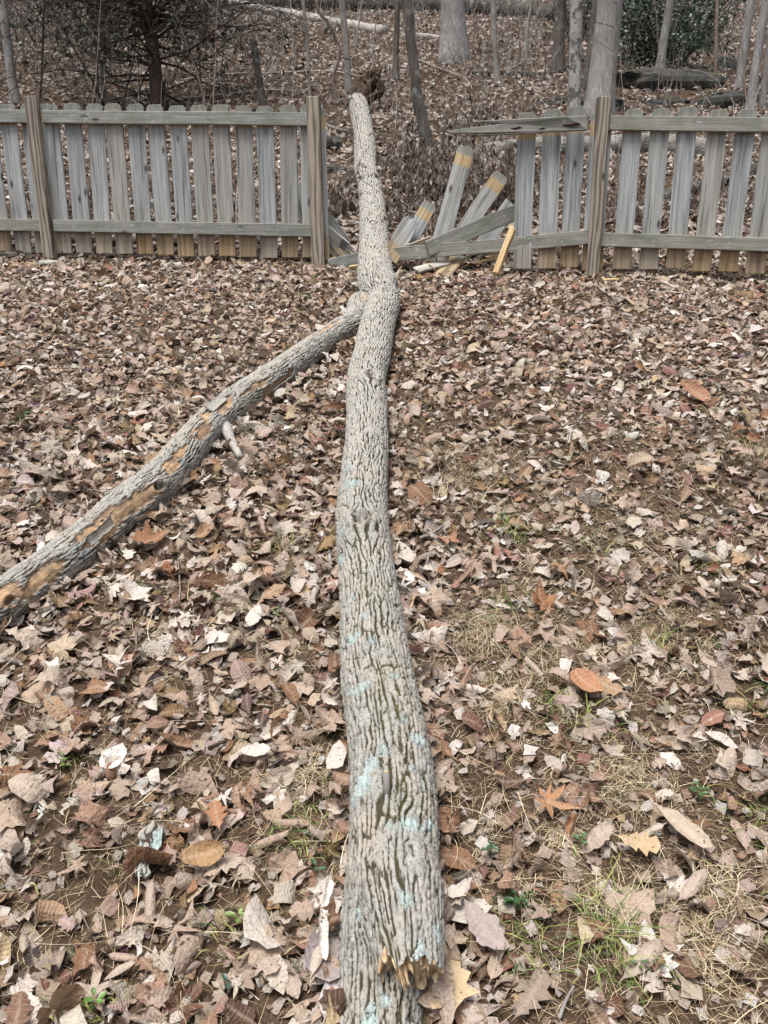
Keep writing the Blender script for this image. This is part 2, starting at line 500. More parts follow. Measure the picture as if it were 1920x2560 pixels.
# ------------------------------------------------------------------ the fallen tree
def on_ground(cx, cy, w, extra=0.0):
    r = .1
    for _ in range(4):
        p = G(cx, cy, r * .92 + extra); r = w * depth(p) / (2 * FPX)
    return np.r_[p, r]

def bark_body(path, scale_px, knots=(), lichen=(), bare=(), moss=None, nth=150, amp=.0085, lam=(.021, .085), lam2=None, seed=0, ragged=None, tanside=None, wav=1.1):
    """thick bark round a centre line; returns V, F and the attributes ridge, moss, lichen, bare, warm, lc"""
    D = spline(path, 1400)
    C, R = D[:, :3], D[:, 3]
    s = np.concatenate([[0], np.cumsum(np.linalg.norm(np.diff(C, axis=0), axis=1))])
    zc = np.maximum(C[:, 1] * CP - (C[:, 2] - EYE) * SP, .9)
    ss = [0.0]
    while ss[-1] < s[-1]: ss.append(ss[-1] + scale_px * np.interp(ss[-1], s, zc) / 769)
    ss = np.array(ss[:-1] + [s[-1]])
    C = np.stack([np.interp(ss, s, C[:, k]) for k in range(3)], 1); R = np.interp(ss, s, R)
    T = np.gradient(C, axis=0); T /= np.linalg.norm(T, axis=1)[:, None]
    up = np.array([0, -.12, 1.0]); N = up - (T @ up)[:, None] * T; N /= np.linalg.norm(N, axis=1)[:, None]
    B = np.cross(T, N)
    t = np.linspace(-1, 1, nth, endpoint=False) + 1.0 / nth
    th = np.pi * np.sign(t) * np.abs(t) ** 1.2
    S, TH = np.meshgrid(ss, th, indexing='ij'); RR = R[:, None] + 0 * TH
    u = TH * .1
    dirv = np.cos(TH)[..., None] * N[:, None, :] + np.sin(TH)[..., None] * B[:, None, :]
    base = C[:, None, :] + RR[..., None] * dirv
    bx, by, bz = to_px(base)
    def find(px, py):
        d = np.hypot(bx - px, by - py) + 1e3 * (np.abs(TH) > 1.75)
        k = np.unravel_index(np.argmin(d), d.shape)
        return ss[k[0]], th[k[1]], base[k]
    uu, sv = u.copy(), S.copy()
    bulge = np.zeros_like(u); scar = np.zeros_like(u)
    for (px, py, rk, am) in knots:
        s0, t0, _ = find(px, py)
        du, dv = (TH - t0) * RR, S - s0
        d = np.hypot(du, dv * .8)
        e = np.exp(-(d / (1.7 * rk)) ** 2)
        uu = uu - (u - t0 * .1) * e * .75
        bulge += am * np.exp(-(d / (1.25 * rk)) ** 2) - am * 1.25 * np.exp(-(d / (.42 * rk)) ** 2)
        ring = np.exp(-((d - .62 * rk) / (.2 * rk)) ** 2)
        bulge += am * .45 * ring
        scar = np.maximum(scar, sstep(.8 * rk, .35 * rk, d + .25 * rk * vnoise(du * 90, dv * 90, seed=seed)))
    # ridges: long cells between furrows, bent by noise, broken by cross cracks
    lv = np.interp(ss, [0, ss[-1]], [lam[1], (lam2 or lam)[1]]) if np.isscalar(lam[1]) else lam[1](ss)
    lu = np.interp(ss, [0, ss[-1]], [lam[0], (lam2 or lam)[0]]) if np.isscalar(lam[0]) else lam[0](ss)
    Vc = np.concatenate([[0], np.cumsum(np.diff(ss) / lv[1:])])[:, None] + 0 * u
    q_ = uu / lu[:, None]
    ph = q_ + wav * fbm(Vc * 1.1, q_ * .30, seed=seed + 1, oct=3) + .30 * vnoise(Vc * 5, q_ * .8, seed=seed + 2)
    fr = np.abs(ph - np.floor(ph) - .5)
    line = sstep(.49, .25, fr)
    deep = .30 + .70 * sstep(-.35, .2, vnoise(np.floor(ph + .5) * 3.7, Vc * 2.6, seed=seed + 12))
    ridge = 1 - (1 - line) * deep
    wu = uu + lu[:, None] * wav * fbm(Vc * .9, q_ * .35, seed=seed + 4, oct=3)
    f1, f2 = voro(wu / (1.7 * lu[:, None]), Vc * 1.15, seed=seed)
    ridge = ridge * (1 - .6 * (1 - sstep(0, .10, f2 - f1)))
    g1, g2 = voro(ph * 1.2 + 9, Vc * 6.5 + .6 * vnoise(uu * 90, Vc * 3, seed=seed + 15), seed=seed + 5)
    crack = sstep(0, .2, g2 - g1)
    fine = fbm(base[..., 0] * 140, base[..., 1] * 140, base[..., 2] * 140, seed=seed + 6, oct=3)
    ridge = np.clip(ridge * (.55 + .45 * crack) + .24 * fine * (ridge > .2), 0, 1)
    ridge *= .86 + .14 * _h(np.floor(ph), np.floor(Vc * 3), np.zeros_like(Vc), seed + 9)
    ridge = ridge * (1 - scar) + scar * (.52 + .45 * fine)
    bm = np.zeros_like(u); wm = np.zeros_like(u)
    for (px, py, la, lb, wv) in bare:
        s0, t0, _ = find(px, py)
        d = np.hypot((TH - t0) * RR / lb, (S - s0) / la) + .95 * fbm(TH * RR * 60, S * 22, seed=int(px) + 3, oct=4) + .35 * vnoise(TH * RR * 25, S * 6, seed=int(px))
        k = sstep(1.02, .9, d)
        bm = np.maximum(bm, k); wm = np.maximum(wm, wv * sstep(1.0, .5, d + .3 * fine))
    if tanside:
        t0, wd, a0, b0 = tanside
        q = np.exp(-((TH - t0) / wd) ** 2) * sstep(a0 - .2, a0 + .2, S) * sstep(b0 + .2, b0 - .2, S)
        k = .7 * sstep(.66, .84, q + .5 * fbm(TH * 7, S * 7, seed=5, oct=4))
        bm = np.maximum(bm, k); wm = np.maximum(wm, .22 * k)
    lich = np.zeros_like(u)
    for (px, py, rl, st) in lichen:
        _, _, q = find(px, py)
        d = np.linalg.norm(base - q, axis=-1) / rl
        lich = np.maximum(lich, st * sstep(1.2, .1, d + .5 * fbm(base[..., 0] * 40, base[..., 1] * 40, base[..., 2] * 40, seed=77, oct=2)))
    ms = (moss(S, TH, base, bx, by) if moss is not None else np.zeros_like(u)) * (1 - .7 * scar)
    slow = .035 * fbm(np.cos(TH) * 1.2, np.sin(TH) * 1.2, S * 5, seed=seed + 8, oct=3) * RR / .1 * .12
    ampR = amp * np.clip(RR / .1, .5, 1.25)
    disp = ampR * (ridge - .6) * (1 - .88 * bm) - .009 * bm + bulge + slow + .0018 * fine
    P = base + disp[..., None] * dirv
    if ragged is not None:
        jag = ragged * (.6 * vnoise(TH * 2.2, TH * 0, seed=3) + .5 * vnoise(TH * 7, TH * 0, seed=4))
        f = sstep(ss[-1] - 4 * ragged, ss[-1], S)
        P = P + (jag * f)[..., None] * T[:, None, :]
    n, m = P.shape[:2]
    a = np.arange(n - 1)[:, None] * m; b = np.arange(m)[None, :]; c = (b + 1) % m
    F = np.stack([a + b, a + c, a + m + c, a + m + b], -1).reshape(-1, 4)
    lc = np.stack([TH * RR, S, 0 * S], -1)
    at = dict(ridge=ridge.ravel(), moss=ms.ravel(), lichen=lich.ravel(), bare=bm.ravel(), warm=wm.ravel(), lc=lc.reshape(-1, 3))
    return P.reshape(-1, 3), F, at, (C, R, T, N, B, ss, th, P)

# centre line, photo widths: from the root end on the hill down to the near end below the camera
TR = [(896, 262, 47), (908, 328, 45), (913, 378, 57), (914, 425, 51), (926, 474, 58), (932, 539, 67), (935, 604, 72), (936, 653, 80),
      (940, 702, 95), (947, 735, 88), (957, 758, 79), (941, 822, 86), (930, 885, 89), (918, 932, 93), (914, 964, 98), (917, 1043, 99),
      (914, 1138, 108), (908, 1233, 118), (905, 1285, 127), (907, 1329, 131), (914, 1408, 136), (925, 1503, 147), (933, 1598, 160),
      (943, 1693, 177), (960, 1788, 185), (974, 1883, 195), (980, 1946, 205), (984, 2081, 218), (979, 2201, 230)]
tp = [on_ground(*q) for q in TR]
near = [on_ground(964, 2300, 218, -.02), on_ground(955, 2400, 206, -.04), on_ground(951, 2520, 202, -.052), on_ground(949, 2680, 199, -.055), on_ground(948, 2880, 195, -.05), on_ground(948, 3150, 190, -.05)]
path = np.array(tp + near)
path[:, 3] = np.convolve(np.pad(path[:, 3], 1, 'edge'), [.2, .6, .2], 'valid')
root_dir = path[0, :3] - path[2, :3]; root_dir /= np.linalg.norm(root_dir)
path = np.vstack([np.r_[path[0, :3] + .28 * root_dir, .105], path])
FT = thing('fallen_tree', tp[14][:3] - np.array([0, 0, tp[14][3]]), 'long grey fallen tree trunk lying through the broken fence gap and down the yard', 'tree')
def trunk_moss(S, TH, base, bx, by):
    m = sstep(1150, 1500, by) * sstep(-.9, .5, TH * -1 if False else (bx - np.interp(by, [q[1] for q in TR], [q[0] for q in TR])) / 60)
    m = m * (.15 + .85 * sstep(-.1, .35, fbm(base[..., 0] * 9, base[..., 1] * 9, seed=21, oct=3)))
    return np.clip(m + .25 * sstep(1000, 1300, by), 0, 1)
LICH = [(905, 1960, .075, .95), (925, 1915, .05, .85), (1020, 2075, .055, .9), (985, 2070, .035, .8), (1055, 2095, .04, .8), (1010, 2205, .05, .85), (1075, 2060, .03, .9),
        (1045, 1850, .05, .85), (960, 1880, .04, .7), (1010, 1800, .03, .7), (905, 1710, .05, .8), (880, 1725, .04, .75), (880, 1600, .055, .8), (920, 1610, .05, .7), (985, 1690, .03, .7),
        (860, 1330, .045, .8), (852, 1400, .05, .75), (880, 1210, .06, .8), (868, 1170, .05, .75), (925, 1160, .03, .55), (900, 1275, .04, .6), (880, 1490, .04, .7), (905, 2285, .025, .85),
        (930, 2550, .03, .9), (968, 2500, .02, .9), (925, 2520, .02, .9), (1048, 2370, .03, .8), (1093, 2320, .03, .85), (875, 2120, .04, .65), (1030, 1920, .03, .7), (862, 1060, .05, .6),
        (905, 1540, .03, .7), (870, 1450, .04, .7), (1060, 2150, .04, .7), (1060, 1960, .03, .7), (890, 2380, .05, .5), (940, 610, .03, .3), (900, 600, .12, .42), (885, 660, .1, .45)]
KN = [(905, 1308, .055, .028), (928, 945, .062, .026), (985, 700, .05, .02), (948, 2300, .022, .010)]
def lv_f(s):                                   # short squiggly plates up the hill, long ridges towards the near end
    s0 = s[-1]
    return np.interp(s0 - s, [0, .9, 2.0, 3.0, 5.0, 7.0, 14], [.20, .19, .16, .14, .12, .13, .15])
def lu_f(s):
    return np.interp(s[-1] - s, [0, 1.2, 2.5, 4.5, 6.5, 14], [.0155, .0150, .0142, .0155, .021, .025])
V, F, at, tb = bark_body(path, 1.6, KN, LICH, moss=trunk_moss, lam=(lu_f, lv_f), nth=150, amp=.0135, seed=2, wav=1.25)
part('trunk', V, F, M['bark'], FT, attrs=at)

# the broken fork above the limb that runs on under the camera
s_in = tp[-2][:3]
e0 = G(1018, 2330, .175); e1 = G(1026, 2428, .155)
st_path = np.array([np.r_[s_in, .070], np.r_[G(998, 2210, .125), .088], np.r_[G(1012, 2320, .135), .076], np.r_[G(1025, 2435, .135), .062]])
V, F, at, sb = bark_body(st_path, 1.6, lichen=[(1050, 2370, .03, .85), (1090, 2330, .025, .85), (1010, 2240, .04, .8), (1000, 2420, .018, .7)], nth=130, amp=.0105, lam=(.0172, .20), seed=7, ragged=.042,
                         moss=lambda S, TH, b, x, y: np.clip(.25 + .6 * fbm(b[..., 0] * 12, b[..., 1] * 12, seed=31), 0, 1))
stub = part('broken_fork', V, F, M['bark'], FT, attrs=at)
rimP = sb[7][-1]; C1 = sb[0][-1]; T1 = sb[2][-1]
# splintered end grain: a recessed rough face and slivers standing out of it
k = len(rimP); rings = [rimP * .995 + C1 * .005]
for f, dv in ((.86, -.012), (.6, -.02), (.3, -.012)):
    q = C1 + (rimP - C1) * f
    a_ = np.arange(k) * 2 * np.pi / k
    q = q + (dv + .014 * vnoise(np.cos(a_) * 5 * f + 3, np.sin(a_) * 5 * f, seed=int(f * 10)))[:, None] * T1
    rings.append(q)
Vs = np.concatenate(rings + [(C1 - .01 * T1)[None]])
Fs, b = [], np.arange(k)
for r_ in range(3): Fs.append(np.stack([r_ * k + b, r_ * k + (b + 1) % k, (r_ + 1) * k + (b + 1) % k, (r_ + 1) * k + b], 1))
sw = Soup(); sw.add(Vs, np.concatenate(Fs)); sw.F3.append(np.stack([3 * k + b, 3 * k + (b + 1) % k, np.full(k, 4 * k)], 1))
for q in range(20):
    i_ = rng.integers(k); f = rng.uniform(.3, .92)
    p0 = C1 + (rimP[i_] - C1) * f - .015 * T1
    L = rng.uniform(.008, .030); side = np.cross(T1, rimP[i_] - C1); side /= np.linalg.norm(side)
    w_ = rng.uniform(.004, .010); tipd = T1 * L + side * rng.normal(0, .004) + np.array([0, 0, rng.normal(0, .003)])
    nrm = np.cross(side, T1)
    sw.add(np.array([p0 - side * w_, p0 + side * w_, p0 + nrm * w_, p0 + tipd]), np.array([[0, 1, 3], [1, 2, 3], [2, 0, 3]]))
part('splintered_end', sw.verts(), sw.faces(), M['splinter'], FT, smooth=False)
ss_ = Soup()                                   # yellow slivers hanging at the lower corner of the break
for q in range(10):
    i_ = int(k * .60 + rng.integers(-9, 9)) % k
    p0 = C1 + (rimP[i_] - C1) * rng.uniform(.5, .95) - .02 * T1
    tip = p0 + T1 * rng.uniform(.03, .06) + np.array([rng.normal(.008, .006), 0, -rng.uniform(.0, .03)])
    w_ = rng.uniform(.003, .007)
    ss_.add(np.array([p0 - [w_, 0, 0], p0 + [w_, 0, 0], p0 + [0, 0, w_], tip]), np.array([[0, 1, 3], [1, 2, 3], [2, 0, 3]]))
part('sliver', ss_.verts(), ss_.faces(), M['splinter'], FT, smooth=False)
# cut twig stub on top
kx = np.argmin(np.hypot(*(np.array(to_px(tb[7])[:2]) - np.array([968, 1985])[:, None, None])) + 1e3 * (np.abs(tb[6])[None, :] > 1.5))
q0 = tb[7].reshape(-1, 3)[kx]
tw = Soup(); add_tube(tw, [q0 - [0, 0, .01], q0 + [0, .008, .02], q0 + [-.001, .02, .045]], [.0085, .0078, .0072], 10, rough=.1)
part('twig_stub', tw.verts(), tw.faces(), M['bark_grey'], FT)
tw = Soup(); add_tube(tw, [q0 + [-.001, .0195, .0443], q0 + [-.001, .0203, .0466]], [.0066, .0058], 10)
part('cut_face', tw.verts(), tw.faces(), M['fresh'], FT)
# torn root end
RY = tp[0][1] + .1
def rp(px, py, dy=0): return atY(px, py, RY + dy)
rt = Soup()
add_tube(rt, spline(np.array([rp(900, 262, -.05), rp(905, 243, .05), rp(910, 222, .12), rp(922, 203, .2), rp(936, 190, .22), rp(945, 172, .25)]), 60), np.interp(np.linspace(0, 1, 60), [0, .35, .75, .93, 1], [.13, .13, .095, .065, .015]), 40, rough=.75, seed=3)
add_tube(rt, spline(np.array([rp(918, 228, .1), rp(936, 207, .2), rp(949, 210, .15), rp(954, 228, .1), rp(949, 243, .05)]), 44), np.interp(np.linspace(0, 1, 44), [0, .6, .9, 1], [.075, .07, .035, .008]), 28, rough=.8, seed=4)
add_tube(rt, spline(np.array([rp(905, 250, .0), rp(925, 247, .0), rp(945, 236, .05), rp(952, 226, .1)]), 36), np.interp(np.linspace(0, 1, 36), [0, 1], [.07, .02]), 28, rough=.8, seed=8)
add_tube(rt, spline(np.array([rp(890, 250, .02), rp(884, 232, .1), rp(887, 216, .15)]), 8), [.05, .05, .045, .04, .035, .028, .02, .008], 10, rough=.5, seed=5)
part('root_plate', rt.verts(), rt.faces(), M['root'], FT)
for (a_, b_, c_, r0) in (((945, 240), (950, 255), (953, 270), .018), ((935, 245), (922, 262), (918, 280), .022), ((952, 228), (962, 236), (966, 248), .012), ((915, 205), (904, 196), (897, 190), .016), ((938, 186), (948, 182), (952, 174), .014), ((885, 248), (868, 262), (862, 280), .03)):
    r2 = Soup(); add_tube(r2, spline(np.array([rp(*a_), rp(*b_, .04), rp(*c_)]), 8), np.linspace(r0, r0 * .3, 8), 8, rough=.4, seed=6)
    part('root', r2.verts(), r2.faces(), M['root'], FT)
r2 = Soup(); add_tube(r2, spline(np.array([rp(884, 262, -.1), rp(877, 250, -.16), rp(872, 241, -.2)]), 8), [.045, .044, .042, .04, .036, .034, .032, .012], 12, rough=.5, seed=9)
part('root_stub', r2.verts(), r2.faces(), M['twig_pale'], FT, )

# ------------------------------------------------------------------ the limb broken off beside it
LB = [(900, 772, 66), (893, 802, 66), (850, 826, 60), (810, 852, 58), (752, 894, 66), (694, 937, 72), (638, 976, 78), (579, 1014, 82), (492, 1092, 90), (405, 1196, 103), (289, 1289, 105), (174, 1385, 107), (58, 1468, 109), (-60, 1546, 112), (-240, 1640, 116)]
lp = np.array([on_ground(*q) for q in LB]); lp[0, :3] = on_ground(903, 760, 60)[:3]
lp[:, 3] *= 1.0
FL = thing('fallen_limb', lp[7, :3] - [0, 0, lp[7, 3]], 'broken limb with peeling bark and bare tan patches lying across the leaves beside the trunk', 'branch')
BARE = [(640, 965, .10, .02, .3), (560, 1010, .08, .022, .5), (450, 1130, .10, .02, .35), (420, 1165, .07, .03, .6), (215, 1330, .07, .018, .6), (330, 1225, .08, .02, .7), (850, 812, .08, .02, .6), (775, 842, .22, .034, .45), (815, 818, .10, .028, .5), (715, 945, .20, .022, .25), (690, 975, .14, .03, .2), (511, 1036, .05, .022, .55), (505, 1070, .10, .030, .2), (372, 1240, .07, .022, .6), (330, 1255, .15, .046, .12), (285, 1300, .12, .036, .75), (262, 1330, .08, .03, .5), (104, 1450, .12, .038, .95), (20, 1480, .06, .025, .5)]
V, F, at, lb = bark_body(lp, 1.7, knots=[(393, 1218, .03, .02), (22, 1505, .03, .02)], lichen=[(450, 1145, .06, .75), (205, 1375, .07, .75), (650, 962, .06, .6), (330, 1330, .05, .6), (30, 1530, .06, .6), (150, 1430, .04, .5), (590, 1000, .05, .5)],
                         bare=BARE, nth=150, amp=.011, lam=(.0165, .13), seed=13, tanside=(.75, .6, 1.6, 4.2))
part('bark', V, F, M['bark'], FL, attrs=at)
b0 = G(572, 1085, .05); b1 = G(600, 1150, .02)
r2 = Soup(); add_tube(r2, np.linspace(b0 + [-.03, .05, .03], b1 + [.0, -.0, .012], 12), np.linspace(.032, .013, 12), 12, rough=.45, seed=4)
part('side_stub', r2.verts(), r2.faces(), M['twig_pale'], FL)
r2 = Soup(); q0 = lb[7].reshape(-1, 3)[np.argmin(np.hypot(*(np.array(to_px(lb[7].reshape(-1, 3))[:2]) - np.array([[396], [1213]]))))]
add_tube(r2, [q0 - [0, 0, .015], q0 + [.006, -.006, .012], q0 + [.012, -.012, .022]], [.016, .013, .011], 10, rough=.2)
part('knot_stub', r2.verts(), r2.faces(), M['bark_dark'], FL)
s_ = Soup()                                    # torn yellow fibres where the limb broke from the fork
q0 = G(904, 758, .14)
for q in range(22):
    p0 = q0 + rng.normal(0, [.035, .02, .02]); w_ = rng.uniform(.004, .009); tip = p0 + np.array([rng.normal(0, .02), rng.uniform(.0, .05), rng.uniform(.02, .07)])
    s_.add(np.array([p0 - [w_, 0, 0], p0 + [w_, 0, 0], p0 + [0, w_, 0], tip]), np.array([[0, 1, 3], [1, 2, 3], [2, 0, 3]]))
part('torn_fibres', s_.verts(), s_.faces(), M['splinter'], FL, smooth=False)
# torn flaps of bark standing off the bare patches
for (px, py, L, wd) in ((540, 1010, .16, .05), (380, 1290, .2, .05), (345, 1318, .16, .05), (700, 965, .2, .04), (250, 1330, .14, .04), (300, 1215, .16, .035)):
    d = np.hypot(*(np.array(to_px(lb[7])[:2]) - np.array([px, py])[:, None, None])); kk = np.unravel_index(np.argmin(d), d.shape)
    c = lb[7][kk]; T_, od = lb[2][kk[0]], c - lb[0][kk[0]]; od = od / np.linalg.norm(od); sd_ = np.cross(T_, od)
    nu, nv = 9, 5; uu_, vv_ = np.meshgrid(np.linspace(-.5, .5, nu), np.linspace(-.5, .5, nv))
    edge = 1 - .35 * np.abs(vnoise(uu_ * 9, vv_ * 3, seed=int(px)))
    lift = .004 + .016 * sstep(-.1, .5, vv_) * (.6 + .5 * vnoise(uu_ * 5, vv_, seed=int(py)))
    P = c + (uu_ * L)[..., None] * T_ + (vv_ * wd * edge)[..., None] * sd_ + (lift - (vv_ * wd) ** 2 * 5)[..., None] * od
    Q = P - .006 * od
    a_ = np.arange(nv - 1)[:, None] * nu; b_ = np.arange(nu - 1)[None, :]; q_ = (a_ + b_).ravel()
    F1 = np.stack([q_, q_ + 1, q_ + nu + 1, q_ + nu], 1); n0 = nu * nv
    rim = np.r_[np.arange(nu), np.arange(1, nv) * nu + nu - 1, (nv - 1) * nu + np.arange(nu - 2, -1, -1), np.arange(nv - 2, 0, -1) * nu]
    F2 = np.stack([rim, np.roll(rim, -1), np.roll(rim, -1) + n0, rim + n0], 1)
    VV = np.concatenate([P.reshape(-1, 3), Q.reshape(-1, 3)]); nn = len(VV)
    part('bark_flap', VV, np.concatenate([F1, F1[:, ::-1] + n0, F2]), M['bark'], FL, attrs=dict(ridge=.55 + .4 * rng.random(nn), moss=np.zeros(nn), lichen=.3 * rng.random(nn), bare=np.zeros(nn), warm=np.zeros(nn), lc=VV))

# ------------------------------------------------------------------ boards and fence
def board_mesh(name, L, w, t, mat, z0=0.0, dog=False, bevel=.004, end=None, jit=.002, r=rng):
    """length on z, width on x, +y is the back; the grain material runs along z"""
    h = w / 2; z1 = z0 + L
    zs = np.linspace(z0, z1, 6)[1:-1]
    rightx = [(h + r.normal(0, jit), z) for z in zs]; leftx = [(-h + r.normal(0, jit), z) for z in zs[::-1]]
    if dog:
        c = .026
        top = [(h, z1 - c - .004), (h - .007, z1 - c + .005), (h - c, z1 - .001), (h - c - .02, z1), (-h + c + .02, z1 - .001), (-h + c, z1 - .002), (-h + .007, z1 - c + .004), (-h, z1 - c - .005)]
    elif end is not None: top = [(x * w, z1 + z) for x, z in end]
    else: top = [(h, z1 + r.normal(0, .002)), (-h, z1 + r.normal(0, .002))]
    o2 = np.array([(-h, z0), (h, z0)] + rightx + top + leftx); k = len(o2)
    cen = o2.mean(0); ins = o2.copy()
    ins[:, 0] -= np.sign(o2[:, 0]) * np.minimum(bevel, np.abs(o2[:, 0]) * .6); ins[:, 1] += np.where(o2[:, 1] < z0 + .01, bevel, 0) - np.where(o2[:, 1] > z1 - .03, bevel * .7, 0)
    V = np.concatenate([np.c_[ins[:, 0], np.full(k, -t / 2), ins[:, 1]], np.c_[o2[:, 0], np.full(k, -t / 2 + bevel * .7), o2[:, 1]], np.c_[o2[:, 0], np.full(k, t / 2), o2[:, 1]]])
    b = np.arange(k); c_ = (b + 1) % k
    F = [b[None, :], np.stack([b, b + k, c_ + k, c_], 1), np.stack([b + k, b + 2 * k, c_ + 2 * k, c_ + k], 1), (2 * k + b[::-1])[None, :]]
    return mesh_from(name, V, F, mat, smooth=False)
def place(o, loc, zdir, back, parent=None):
    z = Vector(zdir).normalized(); y = Vector(back); y = (y - z * y.dot(z)).normalized(); x = y.cross(z)
    off = Vector(parent.location) if parent is not None else Vector((0, 0, 0))
    R = Matrix((x, y, z)).transposed().to_4x4()
    o.matrix_basis = Matrix.Translation(Vector(loc) - off) @ R
    if parent is not None: o.parent = parent
    return o

PL, PM, PR = G(128, 652), G(797, 667), G(1480, 692)
UPV = np.array([0, 0, 1.0])
dL = PM - PL; dLn = dL / np.linalg.norm(dL); backL = np.array([-dL[1], dL[0], 0]); backL /= np.linalg.norm(backL)
dR = PR - PM; dRn = dR / np.linalg.norm(dR); backR = np.array([-dR[1], dR[0], 0]); backR /= np.linalg.norm(backR)
print('fence', PL, PM, PR, np.linalg.norm(dL), np.linalg.norm(dR))
picks = [board_mesh('picket', 1.19, .143, .018, M['picket'], dog=True) for _ in range(8)]
def picket(base, root, back, lean=(0, 0), k=None, hz=.065):
    hz = hz + rng.normal(0, .005)
    o = link('picket', picks[rng.integers(8) if k is None else k])
    place(o, base + np.array([0, 0, hz]) + back * .031, (lean[0] + rng.normal(0, .011), lean[1] + rng.normal(0, .006), 1), back, root)
    return o
def rail(root, a, b, w=.098, end=None, name='rail', back=None, t=.038, mat='rail'):
    L = np.linalg.norm(b - a)
    return place(link(name, board_mesh(name, L, w, t, M[mat], end=end)), a, b - a, back, root)
def post(root, base, H, lean, back, w=.098):
    me = board_mesh('post', H + .25, w, w, M['post'], z0=-.25, bevel=.006)
    return place(link('post', me), base, (lean[0], lean[1], 1), back, root)

FA = thing('picket_fence', PL + .5 * dL, 'weathered grey picket fence section with dog-eared boards, standing intact beside the trunk', 'fence')
SPL = np.linalg.norm(dL)
PB = PL - dL                                    # next post, outside the view
post(FA, PL, 1.30, (-.016, 0), backL); post(FA, PM, 1.315, (-.012, 0), backL, .105); post(FA, PB, 1.30, (0, 0), backL)
for (a0, b0_) in ((PB, PL), (PL, PM)):
    for hz in (1.150, .291):
        g = np.array([0, 0, hz])
        rail(FA, a0 + dLn * .056 + g, b0_ - dLn * .056 + g, back=backL)
npk = 13
for seg, P0 in ((0, PB), (1, PL)):
    for q in range(npk):
        f = (q + .5) / npk * SPL + .02
        if seg == 0 and f < .45: continue
        picket(P0 + dLn * f, FA, backL, hz=.07)
picket(PL + dLn * .035, FA, backL); picket(PM + dLn * .018, FA, backL, hz=.06)

FB = thing('picket_fence', PR + .9 * dRn, 'weathered grey picket fence section with its top rail snapped to a point over the gap', 'fence')
post(FB, PR, 1.33, (.0, 0), backR, .098)
PE = PR + dRn * 2.45
post(FB, PE, 1.33, (0, 0), backR)
for hz in (1.152, .290):
    g = np.array([0, 0, hz]); rail(FB, PR + dRn * .054 + g, PE - dRn * .054 + g, back=backR, w=.102)
for px in (1567, 1632, 1696, 1761, 1824, 1888, 1952, 2015, 2078, 2140):
    a_ = atY(px, 470, PR[1]); f = (a_ - PR)[0] / dRn[0]
    picket(PR + dRn * f, FB, backR, hz=.075)
place(link('picket', board_mesh('picket', 1.19, .165, .018, M['picket'], dog=True)), PR + np.array([0, 0, .05]) + backR * .031, (0, 0, 1), backR, FB)
# sagging end left of that post: three boards, the bent lower rail and the snapped upper rail
UL = atY(1484, 308, PR[1] - .02); UT = atY(1112, 327, PR[1] + .06)
rail(FB, UL - dRn * .05, UT, back=backR, w=.104, end=[(.5, -.95), (.30, -.6), (.12, -.25), (-.02, 0), (-.22, -.04), (-.38, -.42), (-.46, -.9)], name='snapped_rail')
LL = atY(1478, 592, PR[1]); LT = atY(940, 641, PM[1] - .10)
rail(FB, LL - dRn * .0, LT + np.array([-.02, 0, 0]), back=backR, w=.108, name='sagging_rail')
for (tx, ty, bx_, by_) in ((1318, 279, 1305, 672), (1382, 270, 1366, 671), (1443, 263, 1423, 668)):
    a_ = atY(bx_, by_, PR[1] + .02); b_ = atY(tx, ty, PR[1] + .045)
    dd = b_ - a_; o = link('picket', board_mesh('picket', np.linalg.norm(dd), .145, .018, M['picket'], z0=1.19 - np.linalg.norm(dd) + .03, dog=True))
    place(o, a_ + backR * .034 - dd / np.linalg.norm(dd) * (1.22 - np.linalg.norm(dd)), dd, backR, FB)
# dark slivers laid on the upper rail, standing in for shade inside torn holes
for (px, py, L) in ((1430, 309, .14), (1357, 320, .05), (1292, 319, .09)):
    c = atY(px, py, PR[1] - .045)
    s_ = Soup(); ax = (UT - UL) / np.linalg.norm(UT - UL)
    add_tube(s_, [c - ax * L / 2 + [0, .02, 0], c - ax * L * .2 + [0, .0165, .004], c + ax * L * .15 + [0, .0165, -.003], c + ax * L / 2 + [0, .02, 0]], [.002, .011, .009, .002], 8, rough=.5, seed=int(px))
    part('hole_shade', s_.verts(), s_.faces(), M['root'], FB)

# broken boards in the gap: every loose one is a thing of its own
def loose(name, label, p, q, w, Yp, Yq, mat='picket', z0=0.0, dog=False, end=None, t=.019, cat='board', tilt=(0, 1, 0), bev=.004):
    a_, b_ = atY(*p, Yp), atY(*q, Yq)
    L = np.linalg.norm(b_ - a_)
    me = board_mesh(name, L, w, t, M[mat], z0=z0, dog=dog, end=end, bevel=bev)
    o = link(name, me)
    zd = (b_ - a_) / L
    place(o, a_ - zd * z0, zd, tilt)
    return tag(o, label, cat)
YG = .5 * (PM[1] + PR[1])
RAG = [(.5, -.05), (.32, -.012), (.2, -.04), (.05, .0), (-.1, -.03), (-.28, -.004), (-.5, -.06)]
def fitted(p, q, Yp, Yq, total=1.19):         # z0 so that the dog ear sits at local 1.345
    return total - np.linalg.norm(atY(*q, Yq) - atY(*p, Yp))
A = ((1086, 660), (1167, 367), YG + .12, YG + .30)
loose('loose_picket', 'tall leaning grey picket with yellow band near its dog-eared tip in the gap', A[0], A[1], .143, A[2], A[3], z0=fitted(*A), dog=True)
A = ((1118, 640), (1255, 436), YG + .16, YG + .34)
loose('loose_picket', 'shorter leaning picket behind the fallen rail, its tip brown and yellow', A[0], A[1], .143, A[2], A[3], z0=fitted(*A), dog=True)
loose('broken_rail', 'grey broken rail slanting up from the debris to the sagging boards', (1068, 622), (1312, 522), .125, YG - .02, YG + .06, 'rail', t=.036, cat='rail')
